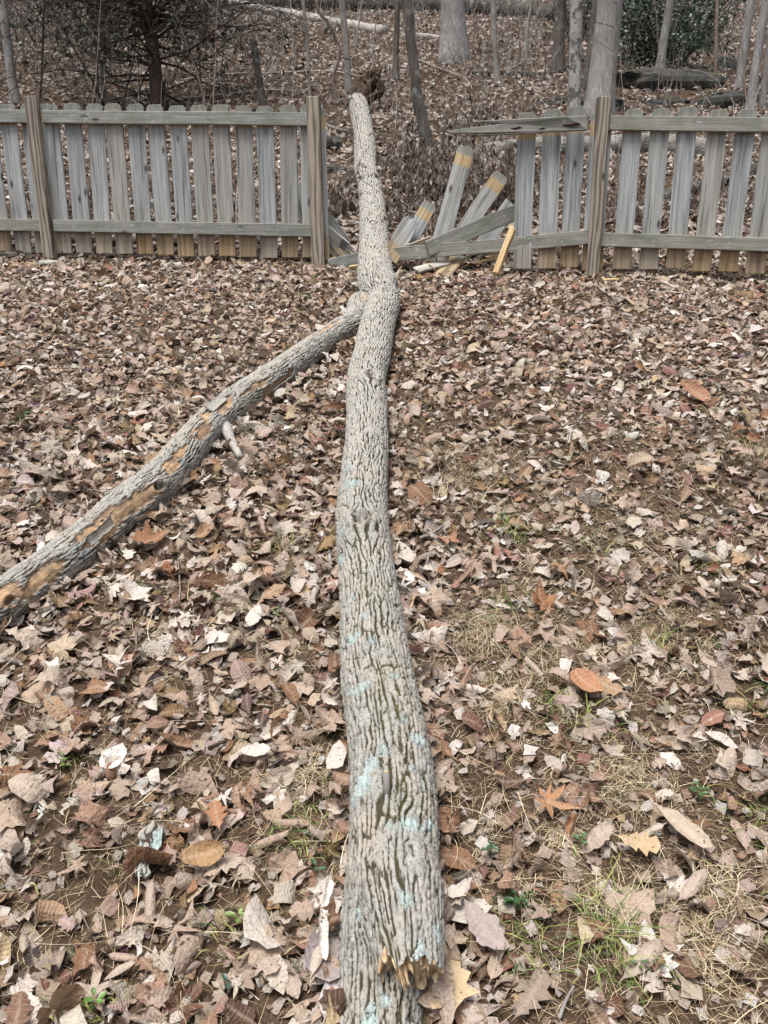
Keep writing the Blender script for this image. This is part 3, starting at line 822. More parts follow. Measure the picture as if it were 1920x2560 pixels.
loose('split_picket', 'split picket with ochre lower end leaning on the sagging bottom rail beside the trunk', (972, 650), (1032, 545), .145, YG + .0, YG + .12, z0=.03, end=RAG)
A = ((1012, 626), (1076, 508), YG + .12, YG + .26)
loose('snapped_picket', 'snapped picket top with bright torn wood and yellow stripe behind the split one', A[0], A[1], .13, A[2], A[3], z0=fitted(*A), dog=True)
loose('picket_end', 'ochre picket end wedged flat behind the sagging bottom rail', (1079, 606), (1004, 634), .11, YG + .06, YG + .06, z0=.02, tilt=(0, 1, .3))
loose('loose_picket', 'dull grey board lying behind the lower rail under the slanting rail', (1200, 625), (1280, 510), .14, YG + .16, YG + .3, z0=.35)
loose('split_stake', 'bright yellow freshly split stake leaning against the outermost sagging board', (1240, 684), (1284, 566), .048, PR[1] - .12, PR[1] - .055, 'fresh', t=.045, cat='stake', end=[(.5, -.03), (.1, 0), (-.5, -.01)], tilt=(.55, .8, 0))
loose('wood_shard', 'small pointed yellow shard lying under the sagging bottom rail', (1262, 640), (1202, 648), .04, PR[1] + .12, PR[1] + .10, 'fresh', end=[(.5, -.16), (-.45, 0), (-.5, -.01)], cat='shard', tilt=(0, 1, .5))
loose('plank_end', 'pale grey plank end half buried in leaves below the bottom rail', (1105, 690), (1150, 640), .13, YG - .14, YG + .1, z0=-.12, tilt=(0, .5, -1))
loose('picket_end', 'worn plank end flat on the leaves beside the trunk, under the rail', (1040, 676), (1118, 656), .10, YG - .12, YG + .02, z0=-.2, tilt=(0, .5, -1))
loose('leaning_board', 'olive brown board leaning between the corner post and the trunk', (868, 655), (822, 590), .15, PM[1] + .10, PM[1] + .2, z0=.0, cat='board')
loose('splintered_board', 'splintered grey board end sticking out past the corner post with yellow splinters', (808, 570), (882, 630), .085, PM[1] + .05, PM[1] + .06, z0=.5, end=[(.5, -.12), (.3, .02), (.1, -.06), (-.05, .05), (-.2, -.05), (-.35, .0), (-.5, -.14)], tilt=(0, 1, .4))
loose('splintered_board', 'dark grey board end leaning behind the splintered one near the corner post', (815, 540), (866, 610), .09, PM[1] + .13, PM[1] + .14, z0=.5, end=RAG, tilt=(0, 1, .2))
loose('rail_end', 'short grey rail end poking out of leaves between corner post and trunk', (822, 664), (915, 641), .10, PM[1] - .02, PM[1] - .03, 'rail', t=.036, cat='rail')
loose('wood_shard', 'yellow shard on the leaves at the foot of the corner post', (812, 657), (845, 648), .05, PM[1] + .05, PM[1] + .06, 'fresh', end=[(.4, -.05), (-.2, 0), (-.5, -.02)], cat='shard', tilt=(0, 1, .4))
loose('wood_shard', 'thin yellow shard lying beside the trunk below the rail end', (873, 668), (900, 664), .02, PM[1] - .18, PM[1] - .18, 'fresh', cat='shard', tilt=(0, 1, .6))
loose('wood_shard', 'long pale shard lying on leaves below the tall post', (1492, 703), (1545, 701), .03, PR[1] - .2, PR[1] - .2, 'fresh', cat='shard', tilt=(0, 1, .8))
loose('leaning_board', 'grey board with yellow band leaning behind the intact fence next to the corner post', (775, 590), (712, 388), .10, PM[1] + .22, PM[1] + .3, z0=.4, dog=False, cat='board')

# ------------------------------------------------------------------ stones
def rock(name, label, c, size, mat, seed, cat='rock', sub=4, flat=.25, rot=0):
    import bmesh
    bm = bmesh.new(); bmesh.ops.create_icosphere(bm, subdivisions=sub, radius=1)
    V = np.array([v.co[:] for v in bm.verts]); F = np.array([[v.index for v in f.verts] for f in bm.faces]); bm.free()
    B = np.sign(V) * np.abs(V) ** .6; B /= np.maximum(np.linalg.norm(B, axis=1), 1e-6)[:, None] ** .55
    d = fbm(V[:, 0] * 1.3 + seed, V[:, 1] * 1.3, V[:, 2] * 1.6, seed=seed, oct=5)
    f1, f2 = voro(V[:, 0] * 1.8 + seed, V[:, 2] * 2.2 + V[:, 1], seed=seed)
    B = B * (1 + .30 * d + .12 * (f1 - .4))[:, None]
    P = B * np.array(size)
    ca, sa = math.cos(rot), math.sin(rot); P = np.c_[P[:, 0] * ca - P[:, 1] * sa, P[:, 0] * sa + P[:, 1] * ca, P[:, 2]]
    o = part(name, P + np.asarray(c), F, M[mat], origin=c, smooth=False)
    return tag(o, label, cat)
rock('flat_stone', 'small pale stone lying at the foot of the brown fence post', G(126, 664) + [0, -.02, .01], (.10, .07, .035), 'stone', 3, 'stone', 3)
rock('stone_slab', 'long grey stone slab lying under the pickets beside the brown post', G(45, 643) + [0, .05, .0], (.20, .12, .05), 'rock', 5, 'stone', 3)
c = G(1680, 222); rock('boulder', 'long dark mossy boulder lying in front of the big evergreen bush', c + [0, .35, .08], (1.05, .5, .27), 'rock', 11)
c = G(1480, 265); rock('boulder', 'broad moss-topped ledge behind the tall post and big pale trunk', c + [.1, .2, -.06], (.5, .4, .20), 'rock', 17)
c = G(1640, 268); rock('boulder', 'grey broken ledge just above the picket tips below the long boulder', c + [.25, .25, -.02], (.42, .3, .2), 'rock', 23)
c = G(1810, 262); rock('boulder', 'low dark rock beside the leaning grey pair of trunks', c + [.1, .2, .0], (.55, .4, .22), 'rock', 29)
c = G(1395, 258); rock('boulder', 'low rock with bright green moss next to the mottled trunk', c + [0, .2, -.04], (.42, .3, .14), 'rock', 31)
c = G(1810, 172); rock('boulder', 'small pointed grey rock on the slope near the brown sapling', c, (.28, .2, .2), 'rock', 37, sub=3)

# ------------------------------------------------------------------ trees on the hill
def tree(label, pxs, w, mat, H=7.5, name='sapling', cat='tree', group=None, flare=1.35, taper=.75, n=14, rough=.12, limbs=0, seed=0, bare=False, sub=5):
    """trunk through photo points (base first) at the base's distance, carried on above the frame"""
    b = G(*pxs[0]); Yb = b[1]
    pts = [b - [0, 0, .25], b] + [atY(x, y, Yb) for x, y in pxs[1:]]
    d = pts[-1] - pts[1]; d /= np.linalg.norm(d)
    d = d + np.array([0, rng.normal(0, .02), 0])
    while pts[-1][2] - b[2] < H:
        d = d + rng.normal(0, .03, 3) * [1, 1, 0]; pts.append(pts[-1] + d * min(1.2, H))
    P = spline(np.array(pts), 12 + sub * len(pts))
    r = w * depth(b) / (2 * FPX)
    t = np.clip((P[:, 2] - b[2]) / H, 0, 1)
    R = r * (1 - (1 - taper) * t) + r * (flare - 1) * np.exp(-np.maximum(P[:, 2] - b[2], 0) / (2.2 * r + .03))
    T = thing(name, b, label, cat, group)
    s = Soup(); add_tube(s, P, R, n, rough=rough, seed=seed)
    part('trunk', s.verts(), s.faces(), M[mat], T)
    for k in range(limbs):
        i = rng.integers(int(len(P) * .35), len(P) - 2); L = rng.uniform(.5, 1.5)
        az = rng.uniform(0, 6.28)
        bp = wander(P[i], [math.cos(az), math.sin(az), rng.uniform(.3, 1.0)], L, 7, .14)
        s = Soup(); add_tube(s, bp, np.linspace(R[i] * .35, .003, 8), 5)
        for q in range(3):
            j = rng.integers(2, 7); add_tube(s, wander(bp[j], (bp[j] - bp[j - 1]) / np.linalg.norm(bp[j] - bp[j - 1]) + rng.normal(0, .5, 3), L * .4, 5, .15), np.linspace(.005, .0015, 6), 4)
        part('limb', s.verts(), s.faces(), M[mat], T)
    return T, P, R

tree('broad pale grey trunk rising from the slope behind the gap, the widest one uphill', [(1135, 150), (1133, 70), (1131, 0)], 56, 'bark_pale', 9, 'tree', flare=1.45, n=44, rough=.07, seed=1)
tree('huge leaning pale trunk right behind the tall post of the snapped-rail fence', [(1495, 290), (1504, 200), (1515, 100), (1525, 0)], 62, 'bark_pale', 9, 'tree', flare=1.35, n=44, rough=.07, seed=2)
tree('dark grey trunk hugging the back of the huge leaning pale trunk', [(1475, 222), (1486, 110), (1498, 0)], 34, 'bark_dark', 9, 'tree', n=24, seed=3)
tree('mottled pale and black trunk standing just beside the huge leaning one', [(1434, 290), (1439, 130), (1441, 0)], 31, 'bark_mottled', 9, 'tree', flare=1.15, n=24, rough=.06, seed=4)
tree('dark shaggy vine-covered trunk leaning over the brush in the fence gap', [(1078, 440), (1062, 330), (1044, 240), (1026, 100), (1016, 0)], 25, 'bark_dark', 7, 'tree', flare=1.7, n=24, rough=.42, seed=5)
tree('slim pale grey trunk pressed against the dark shaggy one', [(1062, 330), (1048, 240), (1034, 100), (1026, 0)], 15, 'bark_grey', 7, 'tree', n=14, seed=6)
tree('straight dark sapling uphill between the fallen root and the shaggy trunk', [(987, 200), (991, 100), (994, 0)], 14, 'bark_dark', 7, seed=7, flare=1.9)
tree('grey sapling rising directly behind the torn root end', [(872, 232), (866, 120), (855, 0)], 17, 'bark_grey', 7, seed=8)
tree('very thin straight sapling just behind the corner post', [(776, 262), (768, 120), (758, 0)], 9, 'bark_grey', 6, seed=9, n=9)
tree('slim grey sapling standing on the slope past the widest pale trunk', [(1243, 207), (1236, 100), (1233, 0)], 14, 'bark_grey', 7, seed=10)
tree('thin grey sapling uphill near the end of the great dark log', [(1315, 155), (1320, 60), (1330, 0)], 9, 'bark_grey', 7, seed=11, n=9)
tree('dark brown trunk uphill behind the mottled trunk', [(1395, 178), (1398, 90), (1402, 0)], 27, 'bark_dark', 8, 'tree', n=20, rough=.2, seed=12)
tree('pale leaning trunk between the big evergreen bush and the huge leaning one', [(1648, 186), (1661, 90), (1676, 0)], 21, 'bark_pale', 8, 'tree', n=18, seed=13)
tree('thin brown sapling with a few tan leaves beside the big evergreen bush', [(1788, 205), (1790, 90), (1793, 0)], 9, 'twig_tan', 6, seed=14, n=9, limbs=2)
tree('leaning grey trunk, farther of the pair at the edge of the view', [(1846, 225), (1862, 110), (1880, 0)], 19, 'bark_pale', 8, 'tree', n=18, seed=15)
tree('leaning grey trunk, nearer of the pair at the edge of the view', [(1874, 285), (1892, 150), (1915, 0)], 21, 'bark_pale', 8, 'tree', n=18, seed=16)
tree('slim grey trunk at the very edge beyond the leaning pair', [(1905, 270), (1920, 130), (1936, 0)], 14, 'bark_grey', 7, seed=17)
tree('pale crooked trunk behind the cedar, farthest from the gap', [(40, 262), (30, 200), (16, 90), (6, 0)], 22, 'bark_pale', 8, 'tree', n=16, rough=.2, seed=18)
tree('small crooked grey sapling behind the fence between cedar and pale crooked trunk', [(268, 272), (260, 235), (254, 180), (262, 120), (250, 0)], 10, 'bark_grey', 5, seed=19, n=9)
tree('dark thin double stem rising behind the brown fence post', [(98, 262), (104, 190), (107, 90), (112, 0)], 6, 'twig_dark', 5, seed=20, n=8, limbs=3)
tree('thin pale sapling uphill near the slanted pale log', [(643, 120), (642, 60), (641, 0)], 7, 'twig_pale', 6, seed=21, n=8)
tree('short black charred snag standing behind the fence', [(662, 285), (655, 245), (650, 207)], 17, 'log_dark', .55, 'snag', 'snag', n=14, rough=.35, seed=22, taper=.95)
tree('thin leaning forked sapling beside the torn root end', [(840, 260), (832, 200), (846, 150), (850, 120), (825, 60), (790, 10)], 8, 'twig_tan', 4, seed=23, n=9, limbs=6)
tree('dim dark trunk far behind the cedar branches', [(505, 120), (508, 40), (510, 0)], 22, 'bark_dark', 8, 'tree', n=14, seed=24)
tree('dim grey trunk far uphill behind the slanted pale log', [(545, 60), (542, 20), (540, 0)], 18, 'bark_grey', 8, 'tree', n=14, seed=25)

# the cedar with its mass of dead branches
ced = thing('cedar', G(395, 285), 'red-brown cedar bristling with dark dead branches behind the fence', 'tree')
cb = np.array(ced.location)
cp = spline(np.array([cb - [0, 0, .2], cb, atY(388, 170, cb[1]), atY(374, 60, cb[1]), atY(366, 0, cb[1]), atY(355, -200, cb[1] + .2), atY(350, -420, cb[1] + .3)]), 40)
r0 = 36 * depth(cb) / (2 * FPX)
s = Soup(); add_tube(s, cp, r0 * np.linspace(1.12, .5, 40), 22, rough=.28, seed=41); part('trunk', s.verts(), s.faces(), M['bark_cedar'], ced)
r7 = np.random.default_rng(5)
fol = Soup()
def spray(p, d, L, k):
    for _ in range(k):
        q = wander(p, d + r7.normal(0, .55, 3), L * r7.uniform(.5, 1.1), 2, .25, r7)
        w_ = r7.uniform(.004, .009); sd_ = r7.normal(size=3) * w_
        fol.add(np.array([q[0] - sd_, q[0] + sd_, q[1] + sd_ * 1.3, q[1] - sd_ * 1.3, q[2]]), np.array([[0, 1, 2], [0, 2, 3], [3, 2, 4]]), Col=np.tile(np.r_[np.array([.05, .055, .038]) * r7.uniform(.6, 1.8), 1], (5, 1)))
twg = Soup()
for k in range(110):
    f = r7.uniform(.1, .98) ** .8; i = int(f * 39); p = cp[i]
    az = r7.uniform(0, 6.28); L = r7.uniform(.9, 2.9) * (1 - .25 * f)
    d = np.array([math.cos(az) * 1.25, math.sin(az) * .75, r7.uniform(-.15, .75)])
    bp = wander(p, d, L, 9, .13, r7, bend=(0, 0, -.25))
    rb = r7.uniform(.011, .026)
    s = Soup(); add_tube(s, bp, np.linspace(rb, .003, 10), 5)
    part('branch', s.verts(), s.faces(), M['twig_dark'], ced)
    for q in range(12):
        j = r7.integers(2, 10); dd = bp[j] - bp[j - 1]; dd /= np.linalg.norm(dd)
        sp = wander(bp[j], dd + r7.normal(0, .65, 3), L * r7.uniform(.18, .45), 5, .16, r7)
        add_tube(twg, sp, np.linspace(.005, .0014, 6), 3, cap=False)
        for z in range(4):
            jj = r7.integers(1, 6); e = wander(sp[jj], (sp[jj] - sp[jj - 1]) * 8 + r7.normal(0, .6, 3), L * r7.uniform(.08, .2), 3, .2, r7)
            add_tube(twg, e, np.linspace(.0024, .001, 4), 3, cap=False)
            if f > .35 and r7.random() < .5: spray(e[-1], (e[-1] - e[0]) / np.linalg.norm(e[-1] - e[0]), .10, 3)
tag(part('twigs', twg.verts(), twg.faces(), M['twig_dark'], ced), kind='stuff')
tag(part('foliage', fol.verts(), fol.faces(), M['blade'], ced, attrs=fol.attrs(), smooth=False), kind='stuff')
# a drooping olive-dark branch spray over the fence and two low arching boughs
for (P_, r_) in (([(260, 262), (230, 200), (190, 130), (150, 60), (120, 0)], .022), ([(340, 245), (372, 170), (405, 130), (440, 118), (480, 150), (505, 190)], .014), ([(366, 60), (330, 40), (305, 0)], .03), ([(372, 90), (420, 60), (470, 20)], .026)):
    s = Soup(); add_tube(s, spline(np.array([atY(x, y, cb[1] - .15) for x, y in P_]), 20), np.linspace(r_, r_ * .4, 20), 7, rough=.2, seed=int(P_[0][0]))
    part('bough', s.verts(), s.faces(), M['twig_dark'], ced)

# thin saplings scattered over the slope
r8 = np.random.default_rng(77)
sap_meshes = []
for v in range(9):
    L = r8.uniform(2.2, 4.5); s = Soup()
    bp = wander([0, 0, -.1], [r8.normal(0, .06), r8.normal(0, .06), 1], L, 12, .05, r8)
    rr = r8.uniform(.010, .024)
    add_tube(s, bp, np.linspace(rr, .004, 13), 6, rough=.1, seed=v)
    for q in range(r8.integers(4, 9)):
        j = r8.integers(3, 12); az = r8.uniform(0, 6.28)
        e = wander(bp[j], [math.cos(az), math.sin(az), r8.uniform(.2, 1.2)], r8.uniform(.3, .9), 6, .15, r8)
        add_tube(s, e, np.linspace(.006, .0015, 7), 4)
        for z in range(2):
            jj = r8.integers(2, 6); add_tube(s, wander(e[jj], e[jj] - e[jj - 1] + r8.normal(0, .08, 3), .25, 4, .2, r8), np.linspace(.003, .001, 5), 3)
    sap_meshes.append([mesh_from('sapling', s.verts(), s.faces(), M[m]) for m in ('twig_pale', 'twig_tan', 'bark_dark')])
cnt = 0
while cnt < 48:
    y = r8.uniform(9.5, 27); x = r8.uniform(-1, 1) * (.55 * y + .5)
    px, py, z = to_px(np.array([x, y, hgt(x, y)]))
    if 780 < px < 1290 and py > 190: continue
    km = r8.choice(3, p=[.45, .4, .15]); o = link('thin_sapling', sap_meshes[r8.integers(9)][km])
    o.location = (x, y, hgt(x, y)); o.rotation_euler = (r8.normal(0, .07), r8.normal(0, .07), r8.uniform(0, 6.28))
    sc = r8.uniform(.6, 1.1); o.scale = (sc, sc, sc)
    tag(o, 'pencil-thin bare ' + ('bleached pale', 'tan', 'dark grey')[km] + ' sapling, one of several on the wooded slope', 'sapling', ('bleached', 'tan', 'dark')[km] + ' pencil-thin saplings scattered over the wooded slope'); cnt += 1
# brushy twigs too many to count
tw = Soup(); tp_ = Soup()
for k in range(7600):
    y = 7.6 + 21.4 * r8.uniform(0, 1) ** .8; x = r8.uniform(-1, 1) * (.56 * y + .5)
    px, py, z = to_px(np.array([x, y, hgt(x, y)]))
    dens = .30 + .6 * (px < 700) * (py < 240) + .3 * (py < 130) + .3 * (900 < px < 1300) * (py > 150) + .35 * (1150 < px < 1500) * (90 < py < 300)
    if r8.random() > dens: continue
    L = r8.uniform(.3, 1.3)
    add_tube(tp_ if k % 5 < 2 else tw, wander([x, y, hgt(x, y) - .03], [r8.normal(0, .35), r8.normal(0, .35), 1], L, 5, .16, r8), np.linspace(r8.uniform(.003, .007), .0014, 6), 3, cap=False)
tag(part('undergrowth', tw.verts(), tw.faces(), M['twig_grey']), 'thin tan twigs and dead stems standing all over the wooded slope', 'undergrowth', kind='stuff')
tag(part('pale_undergrowth', tp_.verts(), tp_.faces(), M['twig_pale']), 'bleached pale twigs and dead stems scattered over the wooded slope', 'undergrowth', kind='stuff')

tw = Soup()
for k in range(800):
    y = r8.uniform(12.6, 22); px = r8.uniform(-60, 700); x = (px - 960) / FPX * y * 1.05
    if r8.random() > np.interp(px, [0, 350, 520, 700], [.9, 1, .75, .3]): continue
    L = r8.uniform(.9, 2.6)
    add_tube(tw, wander([x, y, hgt(x, y) + r8.uniform(-.05, 1.2)], [r8.normal(0, .6), r8.normal(0, .3), r8.uniform(.2, 1.2)], L, 7, .2, r8, bend=(0, 0, -.4)), np.linspace(r8.uniform(.004, .010), .0015, 8), 3, cap=False)
tag(part('dead_thicket', tw.verts(), tw.faces(), M['twig_dark']), 'tangle of dark dead twigs filling the slope around the cedar', 'thicket', kind='stuff')

# ------------------------------------------------------------------ logs and fallen branches on the hill
def log(label, pxs, w, mat, name='log', cat='log', n=16, rough=.25, seed=0, sunk=.6, end=.8, lift=0, taper=(1, 1)):
    pts = []
    for i, (x, y) in enumerate(pxs):
        q = on_ground(x, y, w * sunk, lift); pts.append(q[:3])
    r = w * depth(pts[len(pts) // 2]) / (2 * FPX)
    P = spline(np.array(pts), 10 * len(pts))
    s = Soup(); add_tube(s, P, r * np.linspace(*taper, len(P)), n, rough=rough, seed=seed)
    return tag(part(name, s.verts(), s.faces(), M[mat]), label, cat)
log('great dark fallen log crossing the top of the slope', [(470, -8), (700, 4), (900, 10), (1100, 18), (1260, 26), (1400, 42)], 42, 'log_dark', n=24, rough=.2, seed=1)
log('smaller dark log lying just above the great one', [(700, -60), (1000, -40), (1300, -22), (1560, -8)], 30, 'log_dark', n=20, seed=2)
log('long pale barkless log slanting down the slope behind the thin saplings', [(560, 6), (700, 32), (840, 58), (965, 80)], 24, 'twig_pale', seed=3)
log('short pale log stub beside the widest pale trunk', [(1038, 88), (1102, 96)], 13, 'twig_pale', seed=4)
log('pale log end seen through the cedar branches', [(285, 36), (365, 36)], 18, 'twig_pale', seed=5)
log('dark thin log lying uphill between slim grey sapling and mottled trunk', [(1170, 186), (1260, 184), (1370, 186), (1430, 160), (1500, 130)], 14, 'log_dark', seed=6)
log('big bark-covered log lying right behind the snapped-rail fence', [(1175, 392), (1300, 372), (1480, 368), (1640, 362), (1800, 380)], 52, 'log_grey', n=30, rough=.12, seed=7, taper=(.9, 1))
log('dark rotten log behind the fence beneath the nearer leaning grey trunk', [(1640, 500), (1740, 470), (1850, 440), (1960, 400)], 34, 'log_dark', n=18, seed=8)
log('thin grey log at the foot of the snapped-rail fence', [(1495, 672), (1560, 668), (1640, 672)], 12, 'log_grey', seed=9)
log('dark log lying under the brush near the corner post', [(792, 420), (850, 424), (905, 430)], 20, 'log_dark', seed=10)
log('black rotten stump piece behind the corner post', [(815, 362), (850, 362)], 38, 'log_dark', 'log_piece', seed=11, rough=.4)
log('grey barked branch log beside the trunk behind the corner post', [(790, 548), (850, 556), (905, 562)], 16, 'log_grey', seed=12)
log('reddish split branch log under the grey one behind the corner post', [(815, 566), (862, 576), (905, 580)], 17, 'twig_tan', seed=13)
log('dark log low behind the intact fence', [(150, 600), (330, 606), (520, 600), (660, 604)], 26, 'log_dark', seed=14)
log('grey log behind the middle of the intact fence', [(120, 520), (260, 500), (470, 520), (640, 505)], 22, 'log_grey', seed=15)
log('weathered log behind the tops of the intact fence pickets', [(230, 262), (320, 254), (390, 246)], 12, 'log_dark', seed=16)
def stick(label, pxs, w, mat='twig_pale', **k):
    return log(label, pxs, w, mat, 'fallen_branch', 'branch', n=7, rough=.12, sunk=1.0, taper=(1, .55), lift=.02, **k)
stick('long white curved branch ending at the torn root', [(455, 200), (560, 186), (680, 182), (800, 178), (870, 184), (915, 196)], 6, seed=1)
stick('long white branch lying just above the picket tips by the black snag', [(440, 248), (560, 236), (650, 226), (720, 226), (780, 236)], 6, seed=2)
stick('white branch crossing the other two near the black snag', [(495, 202), (560, 208), (640, 218), (690, 220)], 4, seed=3)
stick('crooked brown branch arching down the slope beside the shaggy trunk', [(1045, 150), (1100, 172), (1150, 190), (1172, 206), (1182, 226)], 7, 'twig_tan', seed=4)
stick('grey branch behind the corner post running toward the trunk', [(790, 300), (840, 322), (890, 332), (960, 338)], 9, 'log_grey', seed=5)
stick('thin pale branch in the brush right of the torn root', [(935, 290), (990, 292), (1050, 288)], 3, seed=6)
stick('dark curved branch beside the huge leaning trunk', [(1560, 100), (1578, 140), (1572, 172), (1555, 190)], 7, 'twig_dark', seed=7)
stick('thin branch bending over toward the long mossy boulder', [(1550, 98), (1610, 125), (1670, 140), (1710, 182)], 4, 'twig_tan', seed=8)
stick('white branch near the top of the slope behind the cedar', [(700, 0), (745, 12), (780, 4)], 5, seed=9)
stick('short broken brown branch end poking out beside the snapped picket', [(1062, 540), (1085, 552), (1096, 562)], 12, 'root', seed=10)
stick('pale branch in the brush above the snapped picket', [(985, 527), (1030, 530), (1060, 540), (1100, 510)], 6, seed=11)
stick('long pale branch among the logs behind the intact fence', [(330, 560), (420, 540), (520, 560)], 5, seed=12)
stick('thin pale twig behind the intact fence slats', [(560, 470), (640, 520), (690, 560)], 5, seed=13)
stick('light branch behind the snapped-rail fence slats', [(1440, 440), (1490, 400), (1530, 460)], 4, seed=14)
stick('pale stick behind the far slats of the snapped-rail fence', [(1720, 610), (1780, 580), (1830, 560)], 5, seed=15)

# ------------------------------------------------------------------ evergreen bushes
def bush(label, c, size, nleaf, L, cols, seed, name='evergreen_bush', sparse=0):
    r = np.random.default_rng(seed)
    T = thing(name, c, label, 'bush')
    s = Soup()
    cl = []
    for k in range(26):
        az = r.uniform(0, 6.28); q = wander(np.array(c) - [0, 0, .1], [math.cos(az) * .7 * size[0] / size[2], math.sin(az) * .7 * size[1] / size[2], r.uniform(.4, 1.4)], size[2] * r.uniform(.5, 1.25), 8, .14, r)
        add_tube(s, q, np.linspace(.022, .004, 9) * min(1, size[2]), 5); cl += [q[j] for j in range(3, 9)]
    part('stem', s.verts(), s.faces(), M['twig_dark'], T)
    cl = np.array(cl)
    cl = np.concatenate([cl, np.array(c) + np.c_[r.uniform(-1, 1, (90, 1)) * size[0], r.uniform(-1, 1, (90, 1)) * size[1], r.uniform(.05, 1, (90, 1)) * size[2]] * (1 - .35 * r.random((90, 1)))])
    ci = r.integers(len(cl), size=nleaf)
    P = cl[ci] + r.normal(0, .13, (nleaf, 3)) * np.array([1, 1, .8])
    N = r.normal(size=(nleaf, 3)) + [0, -.4, .9]; N /= np.linalg.norm(N, axis=1)[:, None]
    A = np.cross(N, r.normal(size=(nleaf, 3))); A /= np.linalg.norm(A, axis=1)[:, None]; B = np.cross(N, A)
    l = L * r.uniform(.6, 1.2, nleaf)[:, None]
    V = np.stack([P, P + A * l * .5 + B * l * .24 - N * l * .05, P + A * l - N * l * .12, P + A * l * .5 - B * l * .24 - N * l * .05], 1).reshape(-1, 3)
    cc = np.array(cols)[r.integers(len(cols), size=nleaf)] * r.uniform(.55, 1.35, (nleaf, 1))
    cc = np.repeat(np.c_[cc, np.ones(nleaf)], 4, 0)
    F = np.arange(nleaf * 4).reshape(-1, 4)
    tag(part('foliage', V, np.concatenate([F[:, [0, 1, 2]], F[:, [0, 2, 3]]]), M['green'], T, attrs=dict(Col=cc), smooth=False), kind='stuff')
GR = [(.030, .058, .034), (.022, .042, .028), (.05, .085, .048), (.07, .11, .075)]
b = G(1705, 195)
bush('big dark evergreen bush behind the long mossy boulder', b + [-.1, .9, 0], (1.3, 1.0, 2.7), 9000, .075, GR, 1)
b = G(1770, 150)
bush('thin dim evergreen bush beside the brown sapling', b + [.0, 1.2, 0], (.9, .8, 2.4), 2200, .075, [(.04, .055, .035), (.08, .085, .06)], 2)
b = G(1600, 100)
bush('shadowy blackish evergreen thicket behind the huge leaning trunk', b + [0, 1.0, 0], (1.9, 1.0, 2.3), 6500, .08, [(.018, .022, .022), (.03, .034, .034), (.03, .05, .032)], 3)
b = G(1462, 118)
bush('small green evergreen shrub between mottled trunk and huge leaning one', b + [.1, .8, 0], (.6, .5, 2.2), 1800, .07, GR, 4)
b = G(1590, 190)
bush('low evergreen sprig at the foot of the pale leaning trunk', b + [.4, .2, 0], (.45, .3, .35), 260, .07, [(.06, .09, .06)], 5)
b = G(905, 338)
bush('tiny mossy green clump against the fallen trunk beyond the fence', b + [.28, .1, 0], (.12, .1, .1), 120, .04, [(.10, .12, .03)], 6)

# ------------------------------------------------------------------ dead brush behind the gap
r9 = np.random.default_rng(3)
def dead_brush(label, px, py, nst, hgt_, nl, seed):
    r = np.random.default_rng(seed); c = G(px, py)
    T = thing('dead_shrub', c, label, 'shrub')
    s = Soup(); L = Soup(); ends = []
    for k in range(nst):
        az = r.uniform(0, 6.28)
        q = wander(c + [r.normal(0, .12), r.normal(0, .12), -.03], [math.cos(az) * .6, math.sin(az) * .5, 1.0], hgt_ * r.uniform(.6, 1.2), 8, .16, r, bend=(math.cos(az) * .8, -.2, -.7))
        add_tube(s, q, np.linspace(.006, .0015, 9), 4); ends.append(q)
        for z in range(2):
            j = r.integers(3, 8); q2 = wander(q[j], q[j] - q[j - 1] + r.normal(0, .05, 3), hgt_ * .4, 4, .2, r); add_tube(s, q2, np.linspace(.003, .001, 5), 3); ends.append(q2)
    part('stem', s.verts(), s.faces(), M['twig_tan'], T)
    for k in range(nl):
        q = ends[r.integers(len(ends))]; f = r.uniform(.25, 1) * (len(q) - 1); i = min(int(f), len(q) - 2); p = q[i] + (q[i + 1] - q[i]) * (f - i)
        l = r.uniform(.045, .10); d = np.array([r.normal(0, .45), r.normal(0, .45), -1.0]); d /= np.linalg.norm(d)
        sd_ = np.cross(d, r.normal(size=3)); sd_ /= np.linalg.norm(sd_); w_ = l * r.uniform(.08, .2); cu = np.cross(sd_, d) * l * r.normal(0, .22)
        V = np.array([p, p + d * l * .4 + sd_ * w_ + cu, p + d * l * .4 - sd_ * w_ + cu, p + d * l * .75 + sd_ * w_ * .6 + cu * .6, p + d * l * .75 - sd_ * w_ * .6 + cu * .6, p + d * l])
        c0 = np.array([[.10, .078, .066], [.20, .165, .145], [.07, .052, .045], [.30, .265, .24], [.15, .105, .08]])[r.choice(5, p=[.3, .27, .2, .11, .12])] * r.uniform(.75, 1.25)
        L.add(V, np.array([[0, 2, 1], [1, 2, 4], [1, 4, 3], [3, 4, 5]]), Col=np.tile(np.r_[c0, 1], (6, 1)), lc=np.zeros((6, 3)))
    tag(part('dead_leaves', L.verts(), L.faces(), M['leaf_plain'], T, attrs=L.attrs()), kind='stuff')
